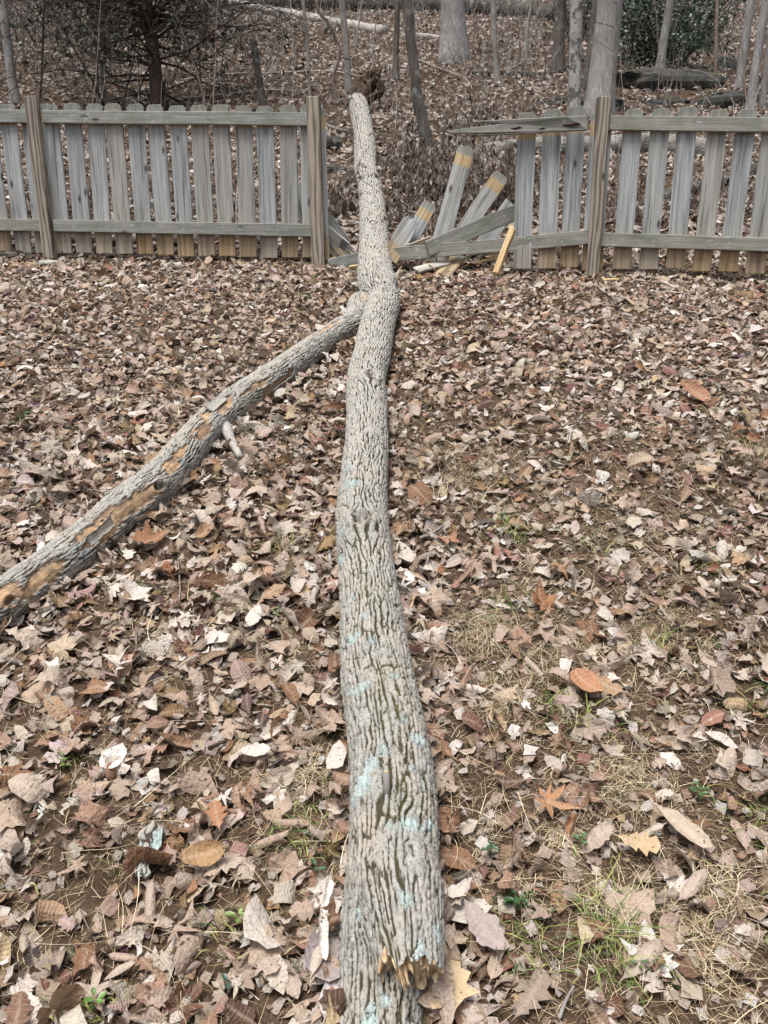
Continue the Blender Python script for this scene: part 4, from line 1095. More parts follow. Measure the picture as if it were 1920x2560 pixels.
for k, (lab, px, py, ns, hh, nl) in enumerate((
    ('wilted brown shrub close beside the fallen trunk above the debris', 1062, 520, 16, .62, 900),
    ('wilted shrub between the fallen trunk and the tall leaning picket, farther up', 1060, 440, 16, .6, 900),
    ('wilted shrub directly behind the tall leaning picket', 1110, 500, 18, .7, 1000),
    ('wilted shrub hanging over the base of the dark shaggy trunk', 1085, 420, 16, .6, 800),
    ('wilted shrub behind the shorter leaning picket', 1215, 520, 18, .7, 1000),
    ('wilted shrub below the point of the snapped rail', 1205, 430, 16, .6, 800),
    ('wilted shrub uphill of the snapped rail point', 1180, 330, 14, .55, 550),
    ('wilted shrub behind the first sagging boards', 1320, 470, 14, .65, 600),
    ('thin wilted shrub uphill beside the low green-mossed rock', 1270, 300, 10, .55, 260),
    ('low wilted shrub between corner post and fallen trunk', 838, 535, 12, .5, 420),
    ('low wilted shrub behind the corner post', 822, 470, 10, .5, 300),
    ('dead brush behind the intact fence next to the brown post', 190, 540, 14, .5, 380),
    ('dead brush behind the intact fence below the cedar', 390, 530, 14, .5, 420),
    ('dead brush behind the intact fence below the black snag', 600, 520, 14, .5, 420),
    ('dead brush behind the snapped-rail fence just past the tall post', 1560, 560, 14, .5, 380),
    ('dead brush behind the far end of the snapped-rail fence', 1790, 540, 14, .5, 380),
    ('wilted shrub low behind the debris, nearest the split picket', 1062, 578, 12, .45, 450))):
    dead_brush(lab, px, py, ns, hh, nl, 100 + k)

# ------------------------------------------------------------------ leaves
def bend_xyz(x, y, roll, bend, twist, r, wob):
    """flat leaf (x along 0..1, y across) -> curled leaf"""
    z = np.zeros_like(x)
    if abs(roll) > 1e-3:
        z = (1 - np.cos(y * roll)) / roll; y = np.sin(y * roll) / roll
    a = (x - .5) * twist; y, z = y * np.cos(a) - z * np.sin(a), y * np.sin(a) + z * np.cos(a)
    if abs(bend) > 1e-3:
        a = (x - .5) * bend; x, z = .5 + np.sin(a) * (1 / bend - z), 1 / bend - np.cos(a) * (1 / bend - z)
    return np.stack([x - .5, y, z + wob * r.normal(size=len(x))], 1)
def strip_leaf(us, wd, sh, roll, bend, twist, r, cols=3, wob=.012, stem=True):
    us, wd, sh = map(np.asarray, (us, wd, sh)); n = len(us)
    vs = np.linspace(-1, 1, cols)
    x = us[:, None] + sh[:, None] * np.abs(vs)[None, :]; jag = 1 + .10 * r.normal(size=(n, cols)) * (np.abs(vs) > .9)
    y = wd[:, None] * vs[None, :] * jag
    x, y = x.ravel(), y.ravel()
    lc = np.stack([x, y, 0 * x], 1)
    V = bend_xyz(x, y, roll, bend, twist, r, wob)
    a = (np.arange(n - 1)[:, None] * cols + np.arange(cols - 1)[None, :]).ravel()
    q = np.stack([a, a + cols, a + cols + 1, a + 1], 1)
    F = np.concatenate([q[:, [0, 1, 2]], q[:, [0, 2, 3]]])
    if stem:
        k = len(V); i0 = cols // 2; b0 = V[i0]; d = V[i0] - V[i0 + cols]; d /= np.linalg.norm(d)
        V = np.concatenate([V, [b0 + [0, .012, .004], b0 + [0, -.012, .004], b0 + d * .2 + [0, .0, .03]]]); lc = np.concatenate([lc, np.zeros((3, 3))])
        F = np.concatenate([F, [[k, k + 1, k + 2]]])
    return V, F, lc
def star_leaf(ang, rad, roll, bend, twist, r, wob=.012):
    ang, rad = np.radians(np.asarray(ang, float)), np.asarray(rad, float) * (1 + .06 * r.normal(size=len(rad))); n = len(ang)
    ox, oy = .32 + rad * np.cos(ang), rad * np.sin(ang)
    mx, my = .32 + .5 * rad * np.cos(ang), .5 * rad * np.sin(ang)
    x = np.r_[.32, mx, ox]; y = np.r_[0, my, oy]; lc = np.stack([x, y, 0 * x], 1)
    V = bend_xyz(x, y, roll, bend, twist, r, wob)
    i = np.arange(n - 1)
    F = np.concatenate([np.stack([0 * i, 1 + i, 2 + i], 1), np.stack([1 + i, 1 + n + i, 2 + n + i], 1), np.stack([1 + i, 2 + n + i, 2 + i], 1)])
    return V, F, lc
OAK = ([0, .12, .21, .31, .43, .53, .65, .76, .88, 1.0], [.015, .045, .17, .10, .28, .14, .34, .17, .21, .04], [0, 0, .03, -.02, .05, -.02, .06, -.01, .03, 0])
ELL = ([0, .1, .25, .42, .6, .78, .92, 1.0], [.015, .12, .215, .26, .245, .17, .07, .008], [0] * 8)
NAR = ([0, .12, .3, .5, .7, .88, 1.0], [.012, .09, .155, .18, .15, .08, .006], [0] * 7)
SER = ([0, .08, .16, .24, .32, .40, .48, .56, .64, .72, .80, .88, 1.0], [.015, .09, .14, .185, .20, .235, .235, .262, .24, .235, .18, .12, .01], [0, .015, -.01, .02, -.01, .02, -.01, .02, -.01, .02, -.01, .01, 0])
BRD = ([0, .07, .2, .35, .5, .65, .8, .93, 1.0], [.04, .2, .31, .36, .34, .29, .2, .08, .01], [0, -.05, -.02, 0, .02, .01, .02, 0, 0])
MAP_A = [-165, -140, -118, -98, -80, -62, -46, -30, -14, 0, 14, 30, 46, 62, 80, 98, 118, 140, 165]
MAP_R = [.20, .36, .26, .40, .30, .62, .44, .30, .50, .72, .50, .30, .44, .62, .30, .40, .26, .36, .20]
ROK_R = [.16, .34, .14, .44, .17, .58, .30, .16, .36, .74, .36, .16, .30, .58, .17, .44, .14, .34, .16]
TUL_R = [.26, .42, .36, .46, .42, .40, .56, .40, .46, .38, .46, .40, .56, .40, .42, .46, .36, .42, .26]
rl = np.random.default_rng(21)
T_ = []
for roll, bend, tw_ in ((.8, .5, .2), (-1.6, 1.4, .5), (2.6, -.9, -.6), (1.4, 2.2, .9), (-2.4, -1.2, 1.2)): T_.append(strip_leaf(*OAK, roll, bend, tw_, rl, wob=.02))
for roll, bend, tw_ in ((4.5, .6, .3), (-3.0, 1.8, .6), (8.5, .7, .8), (1.2, -1.0, .4), (11.0, .3, .4)): T_.append(strip_leaf(*ELL, roll, bend, tw_, rl, cols=5))
for roll, bend, tw_ in ((7.0, 1.2, 1.0), (-3.5, 2.6, .8)): T_.append(strip_leaf(*NAR, roll, bend, tw_, rl, cols=5))
for roll, bend, tw_ in ((1.0, .7, .2), (-2.6, 1.2, -.5), (3.2, -1.4, .8), (1.9, 2.2, .5)): T_.append(strip_leaf(*SER, roll, bend, tw_, rl, wob=.016))
for roll, bend, tw_ in ((1.0, -.8, .3), (-2.4, 1.3, .5), (3.6, .8, -.6)): T_.append(strip_leaf(*BRD, roll, bend, tw_, rl, cols=5))
for RR_ in (MAP_R, ROK_R, TUL_R):
    for roll, bend, tw_ in ((1.2, .9, .3), (-2.3, 1.7, .8), (2.8, -1.5, -.7)): T_.append(star_leaf(MAP_A, RR_, roll, bend, tw_, rl, wob=.045))
# torn pieces and a two-triangle crumb
for k in range(4): T_.append(strip_leaf([.2, .45, .7, .95], rl.uniform(.15, .4, 4), rl.normal(0, .1, 4), rl.uniform(-3, 3), rl.uniform(-2, 2), .5, rl, cols=2, stem=False, wob=.04))
NFULL = len(T_)
# simpler leaves for the far half of the yard
rq = np.random.default_rng(33); LO0 = len(T_)
for roll, bend, tw_ in ((1.6, .8, .4), (-2.4, 1.6, .6), (3.2, -1.2, -.8), (1.0, 2.4, .9), (-1.5, -1.8, 1.0)):
    T_.append(strip_leaf([0, .18, .34, .5, .68, .86, 1], [.02, .13, .10, .30, .17, .22, .02], [0] * 7, roll, bend, tw_, rq, stem=False, wob=.03))
    T_.append(strip_leaf([0, .2, .5, .8, 1], [.02, .2, .27, .16, .01], [0] * 5, roll * 2.2, bend, tw_, rq, stem=False, wob=.03))
    T_.append(strip_leaf([0, .15, .4, .65, .85, 1], [.03, .3, .36, .28, .16, .02], [0] * 6, roll, bend, tw_, rq, stem=False, wob=.03))
    T_.append(strip_leaf([0, .3, .6, 1], [.02, .16, .18, .01], [0] * 4, roll * 3.5, bend, tw_, rq, stem=False, wob=.02))
LO1 = len(T_)
PAL = np.array([(.60, .545, .49), (.51, .435, .37), (.40, .31, .24), (.36, .235, .15), (.28, .16, .093), (.20, .105, .06), (.30, .135, .065), (.13, .068, .042), (.37, .27, .215), (.48, .355, .21), (.72, .685, .64), (.07, .04, .029), (.30, .185, .13)])
PW = np.array([.10, .13, .14, .14, .13, .11, .05, .08, .09, .045, .03, .06, .08]); PW /= PW.sum()
def leaf_cols(n, r, dark=1.0):
    c = PAL[r.choice(len(PAL), size=n, p=PW)] * r.uniform(.72, 1.15, (n, 1)) * dark
    c = .84 * c + .16 * c.mean(1, keepdims=True) * np.array([1.06, .98, .96])
    return np.clip(c + r.normal(0, .012, (n, 3)), .01, .8)
def normals_at(x, y):
    e = .15
    n = np.stack([-(height(x + e, y) - height(x - e, y)) / (2 * e), -(height(x, y + e) - height(x, y - e)) / (2 * e), np.ones_like(x)], 1)
    return n / np.linalg.norm(n, axis=1)[:, None]
def frames(x, y, r, tilt):
    n = normals_at(x, y) + r.normal(0, tilt, (len(x), 3)); n[:, 2] = np.abs(n[:, 2]); n /= np.linalg.norm(n, axis=1)[:, None]
    n = n * np.where(r.random(len(x)) < .5, 1, -1)[:, None]
    az = r.uniform(0, 2 * np.pi, len(x)); a = np.stack([np.cos(az), np.sin(az), 0 * az], 1)
    a = a - (a * n).sum(1)[:, None] * n; a /= np.linalg.norm(a, axis=1)[:, None]
    return a, np.cross(n, a), n
def scatter(x, y, z, size, tid, r, tilt=.35, dark=1.0, grey=0):
    A, B, N = frames(x, y, r, tilt); C = leaf_cols(len(x), r, dark); C = C * (1 - grey) + grey * C.mean(1, keepdims=True) * np.array([1.08, .98, .94])
    P = np.stack([x, y, z], 1)
    return [dict(P=P[i], A=A[i], B=B[i], N=N[i], s=size[i], t=tid[i], c=C[i]) for i in []] or (P, A, B, N, size, tid, C)
def merge(P, A, B, N, size, tid, C):
    S = Soup()
    for t in np.unique(tid):
        m = tid == t; V0, F0, lc = T_[t]; k = m.sum(); nv = len(V0)
        W_ = P[m][:, None, :] + size[m][:, None, None] * (V0[None, :, 0:1] * A[m][:, None, :] + V0[None, :, 1:2] * B[m][:, None, :] + V0[None, :, 2:3] * N[m][:, None, :])
        # keep every part of a leaf out of the soil
        w = W_.reshape(-1, 3); g = height(w[:, 0], w[:, 1]); low = np.maximum(g + .002 - w[:, 2], 0).reshape(k, nv).max(1)
        W_[..., 2] += (low * .75)[:, None]
        F = (F0[None] + (np.arange(k) * nv)[:, None, None]).reshape(-1, 3)
        Col = np.repeat(np.c_[C[m], np.ones(k)], nv, 0)
        S.add(W_.reshape(-1, 3), F, Col=Col, lc=np.tile(lc, (k, 1)))
    return S
def grassy(x, y):                              # 0..1 where the sod shows through the leaves
    g = fbm(x * 1.1 + 3, y * 1.1, seed=61, oct=3)
    xr = x / (.5 * y)
    b = .30 * np.exp(-((xr - .55) / .45) ** 2) * sstep(5.2, 2.6, y) + .12 * sstep(2.6, 1.4, y) + .13 * np.exp(-((xr + .12) / .2) ** 2) * sstep(4.8, 3.2, y)
    return np.clip(sstep(-.18, .55, g + b * 2.0 - .26), 0, 1)
ry = np.random.default_rng(8)
def yard_points(n, r, y0=.75, y1=7.25):
    y = np.sqrt(r.uniform(0, 1, n) * ((y1 + 1.8) ** 2 - (y0 + 1.8) ** 2) + (y0 + 1.8) ** 2) - 1.8
    x = r.uniform(-1, 1, n) * (.55 * y + .9)
    return x, y
FULL_T = np.arange(NFULL - 4)
tw8 = np.ones(NFULL - 4); tw8[:5] = 1.0; tw8[5:12] = 1.25; tw8 /= tw8.sum(); TRIM = None
# bottom layer of crumbs and torn leaves, then whole leaves on top
x, y = yard_points(60000, ry)
g = grassy(x, y); k_ = ry.random(len(x)) < 1 - .2 * g; x, y = x[k_], y[k_]
S0 = merge(*scatter(x, y, height(x, y) + ry.uniform(.001, .014, len(x)), np.clip(ry.lognormal(math.log(.024), .5, len(x)), .008, .06), ry.integers(NFULL - 4, NFULL, len(x)), ry, .35, .8))
x, y = yard_points(24000, ry)
g = grassy(x, y); k_ = ry.random(len(x)) < 1 - .52 * g; x, y = x[k_], y[k_]
sz = np.clip(ry.lognormal(math.log(.062), .36, len(x)), .026, .135)
z = height(x, y) + ry.uniform(.004, .034, len(x)) * (1 - .5 * grassy(x, y))
tids = np.where(y > 3.9, ry.integers(LO0, LO1, len(x)), ry.choice(FULL_T, size=len(x), p=tw8))
xl, yl, zl = [], [], []
for pth, kq in ((path, 420), (lp, 260)):
    D_ = spline(pth, 400)
    for q in range(kq):
        i_ = ry.integers(0, 400); c_, r_ = D_[i_, :3], D_[i_, 3]
        if not .9 < c_[1] < 7.0: continue
        t_ = D_[min(i_ + 1, 399), :3] - D_[max(i_ - 1, 0), :3]; sd_ = np.cross(t_, [0, 0, 1.]); sd_ /= np.linalg.norm(sd_)
        o_ = c_ + sd_ * ry.choice([-1, 1]) * (r_ + ry.uniform(.0, .05)); xl.append(o_[0]); yl.append(o_[1]); zl.append(hgt(o_[0], o_[1]) + ry.uniform(.02, .07))
nl_ = len(xl); x = np.r_[x, xl]; y = np.r_[y, yl]; z = np.r_[z, zl]; sz = np.r_[sz, ry.uniform(.05, .10, nl_)]
tids = np.r_[tids, np.where(np.array(yl) > 3.9, ry.integers(LO0, LO1, nl_), ry.choice(FULL_T, size=nl_, p=tw8))]
data = scatter(x, y, z, sz, tids, ry, .42)
P, A, B, N, size, tid, C = data
ppx, ppy, ppz = to_px(P)
vis = (ppx > 20) & (ppx < 1900) & (ppy > 700) & (ppy < 2540)
big = np.where(vis, sz / ppz, 0); order = np.argsort(-big); pick = order[:285]
rest = np.ones(len(x), bool); rest[pick] = False
S1 = merge(*(q[rest] for q in data))
S = Soup(); S.V = S0.V + S1.V; S.n = S0.n + S1.n; S.F3 = S0.F3 + [f + S0.n for f in S1.F3]; S.A = {k: S0.A[k] + S1.A[k] for k in S0.A}
tag(part('leaf_litter', S.verts(), S.faces(), M['leaf'], attrs=S.attrs(), origin=(0, 3, 1)), 'deep litter of brown, tan and pale fallen leaves covering the yard', 'leaf litter', kind='stuff')
print('yard tris', sum(len(f) for f in S.F3))
pool = {}
def leaf_mesh(t, ci, c=None):
    key = (t, ci)
    if key not in pool:
        V0, F0, lc = T_[t]; c0 = np.r_[c if c is not None else PAL[ci], 1]
        pool[key] = mesh_from('leaf', V0, F0, M['leaf'], attrs=dict(Col=np.tile(c0, (len(V0), 1)), lc=lc))
    return pool[key]
def put_leaf(name, me, p, a, b, n, s, parent=None):
    o = link(name, me)
    R = Matrix((Vector(a), Vector(b), Vector(n))).transposed().to_4x4()
    V0 = np.empty(len(me.vertices) * 3, np.float32); me.vertices.foreach_get('co', V0); V0 = V0.reshape(-1, 3) * s
    w = np.asarray(p) + V0[:, :1] * a + V0[:, 1:2] * b + V0[:, 2:] * n
    up = max(0, float((height(w[:, 0], w[:, 1]) + .003 - w[:, 2]).max())) * .8
    o.matrix_basis = Matrix.Translation(Vector([float(v) for v in p]) + Vector((0, 0, up))) @ R @ Matrix.Scale(float(s), 4)
    if parent is not None: o.parent = parent
    return o
for i in pick:
    ci = int(np.argmin(((PAL - C[i]) ** 2).sum(1)))
    put_leaf('leaf', leaf_mesh(int(tid[i]), ci), P[i], A[i], B[i], N[i], sz[i], ground)

# the leaves one would point at
def special(label, px, py, L, geo, col, az, tilt=(0, 0), flip=False, lift=.03, name='fallen_leaf'):
    V0, F0, lc = geo; me = mesh_from(name, V0, F0, M['leaf'], attrs=dict(Col=np.tile(np.r_[col, 1], (len(V0), 1)), lc=lc))
    p = G(px, py) + np.array([0, 0, lift]); n = normals_at(np.array([p[0]]), np.array([p[1]]))[0] + np.array([tilt[0], tilt[1], 0]); n /= np.linalg.norm(n)
    if flip: n = -n
    a = np.array([math.cos(az), math.sin(az), 0]); a -= a.dot(n) * n; a /= np.linalg.norm(a)
    o = put_leaf(name, me, p, a, np.cross(n, a), n, L)
    return tag(o, label, 'leaf')
rs = np.random.default_rng(4)
special('big golden-tan leaf with deep ribs curled into a trough', 515, 2178, .125, strip_leaf(*ELL, 3.2, 1.9, .5, rs, cols=7), (.36, .225, .115), .3, (0, -.55), lift=.045)
special('orange-brown lobed oak leaf just above the golden ribbed one', 545, 2085, .085, strip_leaf(*OAK, .9, .6, .2, rs), (.36, .175, .095), 1.9, lift=.05)
special('flat chalky white leaf with one dark hole, widest of the pale ones', 290, 1930, .085, strip_leaf(*BRD, .7, .4, .1, rs, cols=5), (.60, .58, .56), 1.35, lift=.045)
special('white leaf lying sideways with two dark insect holes', 640, 1915, .085, strip_leaf(*SER, 1.0, .6, .1, rs), (.58, .545, .50), .1, lift=.045)
special('broad smooth grey-mauve leaf leaning on the trunk near its broken end', 832, 2412, .15, strip_leaf(*BRD, 1.8, .5, .15, rs, cols=7, wob=.006), (.33, .29, .285), 1.15, (.35, 0), lift=.04)
special('wide pointed straw-tan leaf tucked beneath the splintered fork', 1120, 2490, .14, star_leaf(MAP_A, TUL_R, .8, .5, .2, rs), (.58, .44, .27), .6, lift=.045)
special('smooth whitish leaf tip beside the lowest stretch of trunk', 836, 2530, .10, strip_leaf(*ELL, .9, .5, .1, rs, cols=5), (.55, .53, .53), 1.3, (.3, 0), lift=.04)
special('long scalloped mauve-grey leaf to the side of the splintered fork', 1208, 2362, .125, strip_leaf(*SER, .9, .6, .15, rs), (.37, .31, .295), -1.0, lift=.045)
special('rusty orange leaf with pointed lobes, brightest past the lichened trunk', 1385, 2055, .12, star_leaf(MAP_A, ROK_R, 1.2, 1.1, .4, rs), (.38, .20, .10), -.5, lift=.05)
special('toothed pale leaf standing apart, stem down, below the bare-patched limb', 636, 1572, .095, strip_leaf(*SER, .8, .4, .1, rs), (.58, .545, .49), -1.75, (0, -.25), lift=.045)
special('toothed beige leaf lying against the mossy stretch of trunk', 1012, 1415, .13, strip_leaf(*SER, 1.0, .5, .1, rs), (.52, .47, .41), -1.2, (.15, 0), lift=.05)
special('tan oak leaf with rounded lobes on grassy ground', 1590, 2148, .10, strip_leaf(*OAK, .8, .7, .2, rs), (.50, .36, .22), -.3, lift=.045)
special('long narrow twisted grey-tan leaf pointing down the slope', 1700, 2112, .16, strip_leaf(*NAR, 5.0, .8, 1.2, rs, cols=5), (.46, .38, .30), -.9, lift=.045)
special('rust-brown leaf rolled lengthwise with dark hole, out on the grass', 1465, 1745, .115, strip_leaf(*BRD, 1.5, 1.0, .2, rs, cols=5), (.40, .20, .11), -1.0, lift=.045)
special('deep brown crumpled leaf lying below the bright bare patch of the limb', 375, 1385, .16, star_leaf(MAP_A, MAP_R, 2.2, 1.5, .5, rs), (.25, .12, .06), .4, lift=.05)
special('coppery upright leaf standing above the others past the fallen trunk', 1737, 1012, .17, strip_leaf(*BRD, 2.6, 1.0, .2, rs, cols=5), (.36, .19, .12), -.9, (.1, -.8), lift=.06)

# litter on the wooded hill: smaller and smaller on screen, so simple curled leaves
rh = np.random.default_rng(15)
n_ = 50000
y = 7.0 + 24 * rh.uniform(0, 1, n_) ** 1.25; x = rh.uniform(-1, 1, n_) * (.55 * y + 1.5)
k0 = len(T_)
for roll, bend in ((2.5, 1.0), (-2.0, 1.8), (1.0, -2.0), (3.5, .8), (-1.2, -1.4)): T_.append(strip_leaf([0, .5, 1], [.14, .32, .08], [0] * 3, roll, bend, .6, rh, stem=False, wob=.04))
sz = rh.uniform(.05, .11, n_) * (1 + .02 * (y - 7))
S = merge(*scatter(x, y, height(x, y) + rh.uniform(.0, .06, n_), sz, rh.integers(k0, k0 + 5, n_), rh, .5, .76, .4))
tag(part('hillside_leaves', S.verts(), S.faces(), M['leaf_plain'], attrs=S.attrs(), origin=(0, 15, 4)), 'brown leaf litter carpeting the wooded slope beyond the fence', 'leaf litter', kind='stuff')

# ------------------------------------------------------------------ grass, straw, weeds and twigs in the yard
rgx = np.random.default_rng(19)
def blades(x, y, L, w, col, up, r, nseg=4, curl=1.2):
    n = len(x); az = r.uniform(0, 2 * np.pi, n)
    d = np.stack([np.cos(az), np.sin(az), 0 * az], 1); sd_ = np.stack([-np.sin(az), np.cos(az), 0 * az], 1)
    e = up + r.normal(0, .18, n); V = []
    p = np.stack([x, y, height(x, y) + r.uniform(-.003, .012, n)], 1)
    cu = r.normal(0, curl, n)
    for k in range(nseg + 1):
        f = k / nseg; ww = (w * (1 - .85 * f ** 1.5))[:, None] * .5
        V += [p - sd_ * ww, p + sd_ * ww]
        el = e - f * (1.0 + .4 * r.random(n)); el = np.maximum(el, -.12)
        ca, sa = np.cos(cu * f), np.sin(cu * f); h = d * ca[:, None] + sd_ * sa[:, None]
        p = p + (L / nseg)[:, None] * (h * np.cos(el)[:, None] + np.array([0, 0, 1]) * np.sin(el)[:, None])
        p[:, 2] = np.maximum(p[:, 2], height(p[:, 0], p[:, 1]) + .004)
    V = np.stack(V, 1); m = 2 * (nseg + 1)
    F0 = np.array([[2 * k, 2 * k + 1, 2 * k + 3, 2 * k + 2] for k in range(nseg)])
    F = (F0[None] + (np.arange(n) * m)[:, None, None]).reshape(-1, 4)
    return V.reshape(-1, 3), F, np.repeat(np.c_[col, np.ones(n)], m, 0)
GB = Soup()
STRAW = np.array([(.55, .46, .29), (.47, .37, .22), (.62, .55, .40), (.36, .27, .165), (.24, .17, .105), (.40, .34, .21)])
def cols_of(pal, n, r): return np.asarray(pal)[r.integers(len(pal), size=n)] * r.uniform(.75, 1.2, (n, 1))
# short sod where the leaves are thin
x, y = yard_points(78000, rgx); k_ = rgx.random(len(x)) < .10 + .90 * grassy(x, y); x, y = x[k_], y[k_]; n_ = len(x)
V, F, Cc = blades(x, y, rgx.uniform(.03, .10, n_), rgx.uniform(.0007, .0017, n_), cols_of(STRAW, n_, rgx), .35, rgx, 2); GB.add(V, F, Col=Cc)
# flat brown thatch everywhere between the leaves
x, y = yard_points(70000, rgx, .75, 5.2); n_ = len(x)
V, F, Cc = blades(x, y, rgx.uniform(.02, .07, n_), rgx.uniform(.0008, .002, n_), cols_of([(.24, .165, .10), (.15, .10, .06), (.33, .24, .15), (.09, .058, .036), (.44, .35, .22)], n_, rgx), .10, rgx, 1); GB.add(V, F, Col=Cc)
# tussocks of dry grass
for (px, py, k, rad, L, up) in ((1150, 1190, 420, .20, .17, .7), (1210, 1590, 330, .12, .15, .6), (1560, 1940, 260, .10, .10, .3), (1540, 2330, 120, .07, .15, .8), (1400, 2120, 160, .06, .06, .3), (760, 1955, 260, .10, .12, .3), (870, 1340, 60, .05, .09, .4),
                            (1895, 1160, 200, .10, .2, .9), (1350, 1450, 240, .15, .09, .4), (1600, 1350, 240, .17, .08, .3), (1380, 1640, 240, .14, .12, .5), (1700, 1600, 240, .14, .1, .4), (720, 1650, 160, .1, .09, .3), (390, 1420, 120, .07, .09, .4), (420, 1610, 60, .08, .16, .2),
                            (330, 1000, 150, .12, .09, .5), (700, 1150, 220, .15, .09, .4), (640, 1080, 150, .12, .08, .4), (1200, 960, 200, .2, .09, .5), (1350, 1000, 200, .2, .09, .5), (1500, 1260, 180, .14, .09, .4), (1750, 2400, 200, .1, .1, .3), (1830, 2250, 200, .1, .1, .3), (1250, 1750, 160, .1, .1, .4)):
    c = G(px, py); x = c[0] + rgx.normal(0, rad * .5, k); y = c[1] + rgx.normal(0, rad * .6, k)
    V, F, Cc = blades(x, y, L * rgx.uniform(.5, 1.25, k), rgx.uniform(.0007, .0018, k), cols_of(STRAW, k, rgx), up, rgx, 5); GB.add(V, F, Col=Cc)
# dry turf along the foot of the fence
x = rgx.uniform(-3.8, 3.8, 5200); yf = np.interp(x, [PL[0], PM[0], PR[0]], [PL[1], PM[1], PR[1]]); y = yf - rgx.exponential(.16, 5200) + .12
k_ = (x < PM[0] + .1) | (x > PR[0] - .1); x, y = x[k_], y[k_]; n_ = len(x)
V, F, Cc = blades(x, y, rgx.uniform(.03, .09, n_), rgx.uniform(.002, .004, n_), cols_of([(.40, .34, .23), (.30, .26, .17), (.22, .20, .13), (.33, .25, .18)], n_, rgx), .7, rgx, 3); GB.add(V, F, Col=Cc)
# long single straws
x, y = yard_points(900, rgx, .75, 5); n_ = len(x)
V, F, Cc = blades(x, y, rgx.uniform(.10, .26, n_), rgx.uniform(.0009, .0018, n_), cols_of(STRAW[:3], n_, rgx), .35, rgx, 7, .8); V[:, 2] += .02; GB.add(V, F, Col=Cc)
tag(part('dry_grass', GB.verts(), GB.faces(), M['blade'], attrs=GB.attrs(), origin=(0, 3, 1), smooth=False), 'dry straw-coloured grass showing between the leaves on the yard', 'grass', kind='stuff')
GB = Soup(); GRN = [(.10, .15, .035), (.16, .20, .05), (.06, .11, .03), (.26, .27, .09)]
x, y = yard_points(7000, rgx); gg = grassy(x, y) * sstep(.0, .4, fbm(x * 2.3, y * 2.3, seed=91, oct=2) + .05); k_ = rgx.random(len(x)) < gg; x, y = x[k_], y[k_]; n_ = len(x)
V, F, Cc = blades(x, y, rgx.uniform(.025, .075, n_), rgx.uniform(.0015, .003, n_), cols_of(GRN, n_, rgx), .6, rgx, 3); GB.add(V, F, Col=Cc)
for (px, py, k, rad, L) in ((715, 1375, 26, .02, .13), (1270, 1340, 50, .05, .13), (1280, 1540, 22, .03, .14), (1470, 1370, 26, .05, .12), (1530, 2345, 70, .035, .13), (1310, 2330, 60, .05, .06), (585, 2350, 30, .04, .05), (230, 2530, 40, .03, .04), (60, 1050, 60, .06, .12), (170, 1890, 20, .02, .05), (1640, 1630, 24, .03, .14),
                            (760, 2090, 50, .05, .08), (1480, 1800, 20, .03, .14), (1350, 1790, 20, .04, .12), (1745, 1420, 26, .03, .13), (580, 1500, 40, .05, .08), (1880, 1760, 20, .04, .1), (1900, 2060, 40, .05, .08), (1560, 2440, 30, .03, .05), (600, 890, 30, .06, .1), (540, 1060, 30, .06, .1)):
    c = G(px, py); x = c[0] + rgx.normal(0, rad, k); y = c[1] + rgx.normal(0, rad, k)
    V, F, Cc = blades(x, y, L * rgx.uniform(.5, 1.2, k), rgx.uniform(.0025, .0045, k), cols_of(GRN, k, rgx), .75, rgx, 5, .6); GB.add(V, F, Col=Cc)
tag(part('green_grass', GB.verts(), GB.faces(), M['blade'], attrs=GB.attrs(), origin=(0, 3, 1), smooth=False), 'few green grass blades growing up through leaves and straw', 'grass', kind='stuff')
# little green weeds
def weed(label, px, py, n, L, col):
    c = G(px, py) + np.array([0, 0, .004]); T = thing('weed', c, label, 'weed')
    st = Soup()
    L = L * .72; col = np.array(col) * .75
    for k in range(n):
        az = k * 2.4 + rgx.uniform(-.3, .3); el = rgx.uniform(.15, .6); h = c + np.array([0, 0, .018 + .004 * k % .03])
        d = np.array([math.cos(az) * math.cos(el), math.sin(az) * math.cos(el), math.sin(el)]); sd_ = np.array([-math.sin(az), math.cos(az), 0])
        l = L * rgx.uniform(.7, 1.15)
        f = np.array([0, .25, .55, .82, 1.0]); w_ = np.array([.03, .22, .30, .2, .0]) * l
        mid = h + d * (l * (.25 + f))[:, None] - np.array([0, 0, 1]) * (f ** 2 * l * .25)[:, None]
        V = np.concatenate([mid - sd_ * w_[:, None] + [0, 0, .003], mid, mid + sd_ * w_[:, None] + [0, 0, .003]]); m = 5; i_ = np.arange(4)
        F = np.concatenate([np.stack([i_, i_ + 1, i_ + 6, i_ + 5], 1), np.stack([i_ + 5, i_ + 6, i_ + 11, i_ + 10], 1)])
        cc = np.array(col) * rgx.uniform(.75, 1.25)
        part('leaf', V, F, M['green'], T, attrs=dict(Col=np.tile(np.r_[cc, 1], (15, 1))))
        add_tube(st, [c, .5 * (c + mid[0]) + [0, 0, .004], mid[0]], [.0012, .001, .0009], 4)
    part('stem', st.verts(), st.faces(), M['green'], T, attrs=dict(Col=np.tile([.12, .12, .05, 1], (st.n, 1))))
weed('small dark green weed with three rounded leaves beside the trunk near the broken fork', 793, 2195, 3, .026, (.05, .12, .055))
weed('bright green leafy weed at the bottom edge among brown leaves', 242, 2545, 9, .03, (.10, .20, .035))
weed('yellow-green sprig growing under the oak leaves near the mauve leaf', 595, 2325, 6, .028, (.16, .24, .06))
weed('bright little green rosette between two white leaves', 160, 1935, 7, .022, (.13, .22, .04))
weed('cluster of dark green leaflets in the straw beside the splintered fork', 1290, 2290, 10, .032, (.045, .11, .03))
weed('green clover patch just uphill of the scalloped mauve leaf', 1225, 2160, 9, .024, (.04, .10, .035))
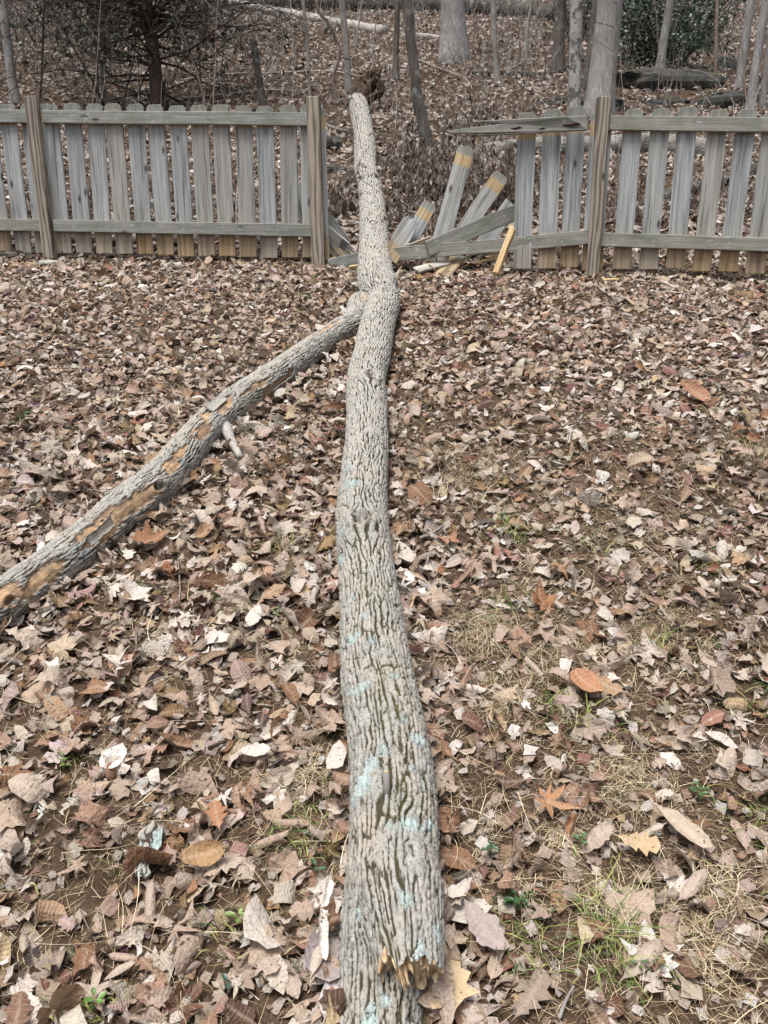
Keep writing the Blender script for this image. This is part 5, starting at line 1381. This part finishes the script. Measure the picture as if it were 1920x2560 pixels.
weed('green weed with yellowing leaf under the leaning straws', 1595, 2445, 6, .026, (.09, .15, .04))
weed('small round-leaved green plant beside the toothed pale leaf', 695, 1560, 7, .028, (.12, .17, .05))
weed('olive green low plant in the leaves below the bare-patched limb', 350, 1490, 9, .028, (.13, .17, .06))
weed('dark green tuft of leaves at the far side of the yard past the limb', 70, 1062, 10, .06, (.03, .07, .025))
weed('pair of dark green leaves among the curled leaves under the limb', 300, 1735, 4, .032, (.04, .10, .04))
weed('shiny green weed by the rusty orange leaf', 1450, 2130, 5, .026, (.06, .14, .05))
weed('tiny green sprout on the open ground past the trunk', 1745, 2010, 7, .03, (.06, .14, .035))
weed('green leafy sprig at the foot of the corner post', 705, 650, 9, .05, (.09, .14, .05))
weed('dark bluish green leaf pair near the lowest stretch of trunk', 575, 2485, 3, .032, (.045, .09, .06))
# sticks and bark bits on the yard
def yard_stick(label, pxs, w, mat='bark_grey', seed=0, lift=.022, name='stick', cat='stick', n=8, **k):
    pts = np.array([G(*q, lift) for q in pxs]); r = w * depth(pts[0]) / (2 * FPX); P = spline(pts, 8 * len(pts))
    s = Soup(); add_tube(s, P, r * np.linspace(1, .55, len(P)), n, rough=.25, seed=seed)
    return tag(part(name, s.verts(), s.faces(), M[mat]), label, cat)
yard_stick('thin grey stick lying alongside the trunk in the leaves', [(822, 1365), (827, 1430), (824, 1480), (815, 1528)], 8, seed=1)
yard_stick('short forked grey stick on the leaves beside the mossy trunk', [(1050, 1345), (1085, 1330), (1112, 1310)], 9, seed=2)
yard_stick('crooked grey stick crossing the short forked one', [(1078, 1335), (1100, 1352), (1128, 1366)], 9, seed=3)
yard_stick('dark grey bent stick at the bottom edge among straw', [(1398, 2545), (1415, 2500), (1435, 2465)], 11, 'bark_grey', seed=4)
yard_stick('long thin brown stem lying in the leaves between limb and trunk', [(445, 1400), (450, 1470), (446, 1515)], 4, 'twig_tan', seed=5)
yard_stick('wisp-thin grey twig near the limb on the leaf litter', [(0, 1225), (60, 1216), (120, 1210), (190, 1208)], 7, 'twig_tan', seed=6)
for (p0, p1, wd, sd0) in ((( 352, 2200), (386, 2062), .030, 7),):
    a0, a1 = G(*p0, .03), G(*p1, .035); T0 = (a1 - a0); L0 = np.linalg.norm(T0); T0 /= L0; S0_ = np.cross(T0, [0, 0, 1.]); N0 = np.cross(S0_, T0)
    nu, nv = 40, 16; uu_, vv_ = np.meshgrid(np.linspace(0, 1, nu), np.linspace(-1, 1, nv))
    rg_ = sstep(.05, .3, (lambda q: q[1] - q[0])(voro(vv_ * 1.6 + .3 * vnoise(uu_ * 6, vv_), uu_ * 3.0, seed=5)))
    ww = wd * (.75 + .35 * vnoise(uu_ * 5, np.sign(vv_) * 2.0, seed=8)) * np.minimum(1, 6 * np.minimum(uu_, 1 - uu_) + .35)
    P = a0 + (uu_ * L0)[..., None] * T0 + (vv_ * ww)[..., None] * S0_ + (.012 * (1 - vv_ ** 2) + .008 * rg_)[..., None] * N0
    Q = P - .012 * N0
    q_ = (np.arange(nv - 1)[:, None] * nu + np.arange(nu - 1)[None, :]).ravel(); F1 = np.stack([q_, q_ + 1, q_ + nu + 1, q_ + nu], 1); n0 = nu * nv
    rim = np.r_[np.arange(nu), np.arange(1, nv) * nu + nu - 1, (nv - 1) * nu + np.arange(nu - 2, -1, -1), np.arange(nv - 2, 0, -1) * nu]
    VV = np.concatenate([P.reshape(-1, 3), Q.reshape(-1, 3)]); z0_ = np.zeros(2 * n0)
    lv_ = np.r_[(.55 + .5 * vnoise(uu_ * 4, vv_ * 2, seed=3)).ravel(), np.zeros(n0)]
    o = part('bark_strip', VV, np.concatenate([F1, F1[:, ::-1] + n0, np.stack([rim, np.roll(rim, -1), np.roll(rim, -1) + n0, rim + n0], 1)]), M['bark'], attrs=dict(ridge=np.r_[rg_.ravel(), .2 + z0_[:n0]], moss=z0_, lichen=lv_, bare=z0_, warm=z0_, lc=VV))
    tag(o, 'lichen-crusted bark strip under the golden ribbed leaf', 'bark')
yard_stick('small lichened twig scrap beside the trunk below the knot', [(750, 1405), (772, 1412), (795, 1425)], 14, 'bark_mottled', seed=8)
yard_stick('grey wood scrap touching the trunk just below the knot', [(795, 1338), (835, 1342)], 14, 'bark_grey', seed=9)
yard_stick('dark brown weathered stick under leaves past the pale toothed leaf', [(520, 1870), (580, 1845), (610, 1825)], 9, 'root', seed=10)
yard_stick('thin dark twig across the leaves under the pale leaves', [(300, 1595), (350, 1592), (390, 1594)], 5, 'twig_dark', seed=11)
tw = Soup()
x, y = yard_points(700, rgx)
for k in range(700):
    L = rgx.uniform(.04, .16); az = rgx.uniform(0, 6.28); p = np.array([x[k], y[k], hgt(x[k], y[k]) + rgx.uniform(.012, .03)])
    add_tube(tw, wander(p, [math.cos(az), math.sin(az), .303 * math.sin(az) + rgx.normal(0, .1)], L, 4, .12, rgx), np.linspace(rgx.uniform(.0012, .0028), .0008, 5), 4, cap=False)
tag(part('twig_litter', tw.verts(), tw.faces(), M['twig_tan'], origin=(0, 3, 1)), 'short brown twigs strewn among the fallen leaves on the yard', 'twigs', kind='stuff')
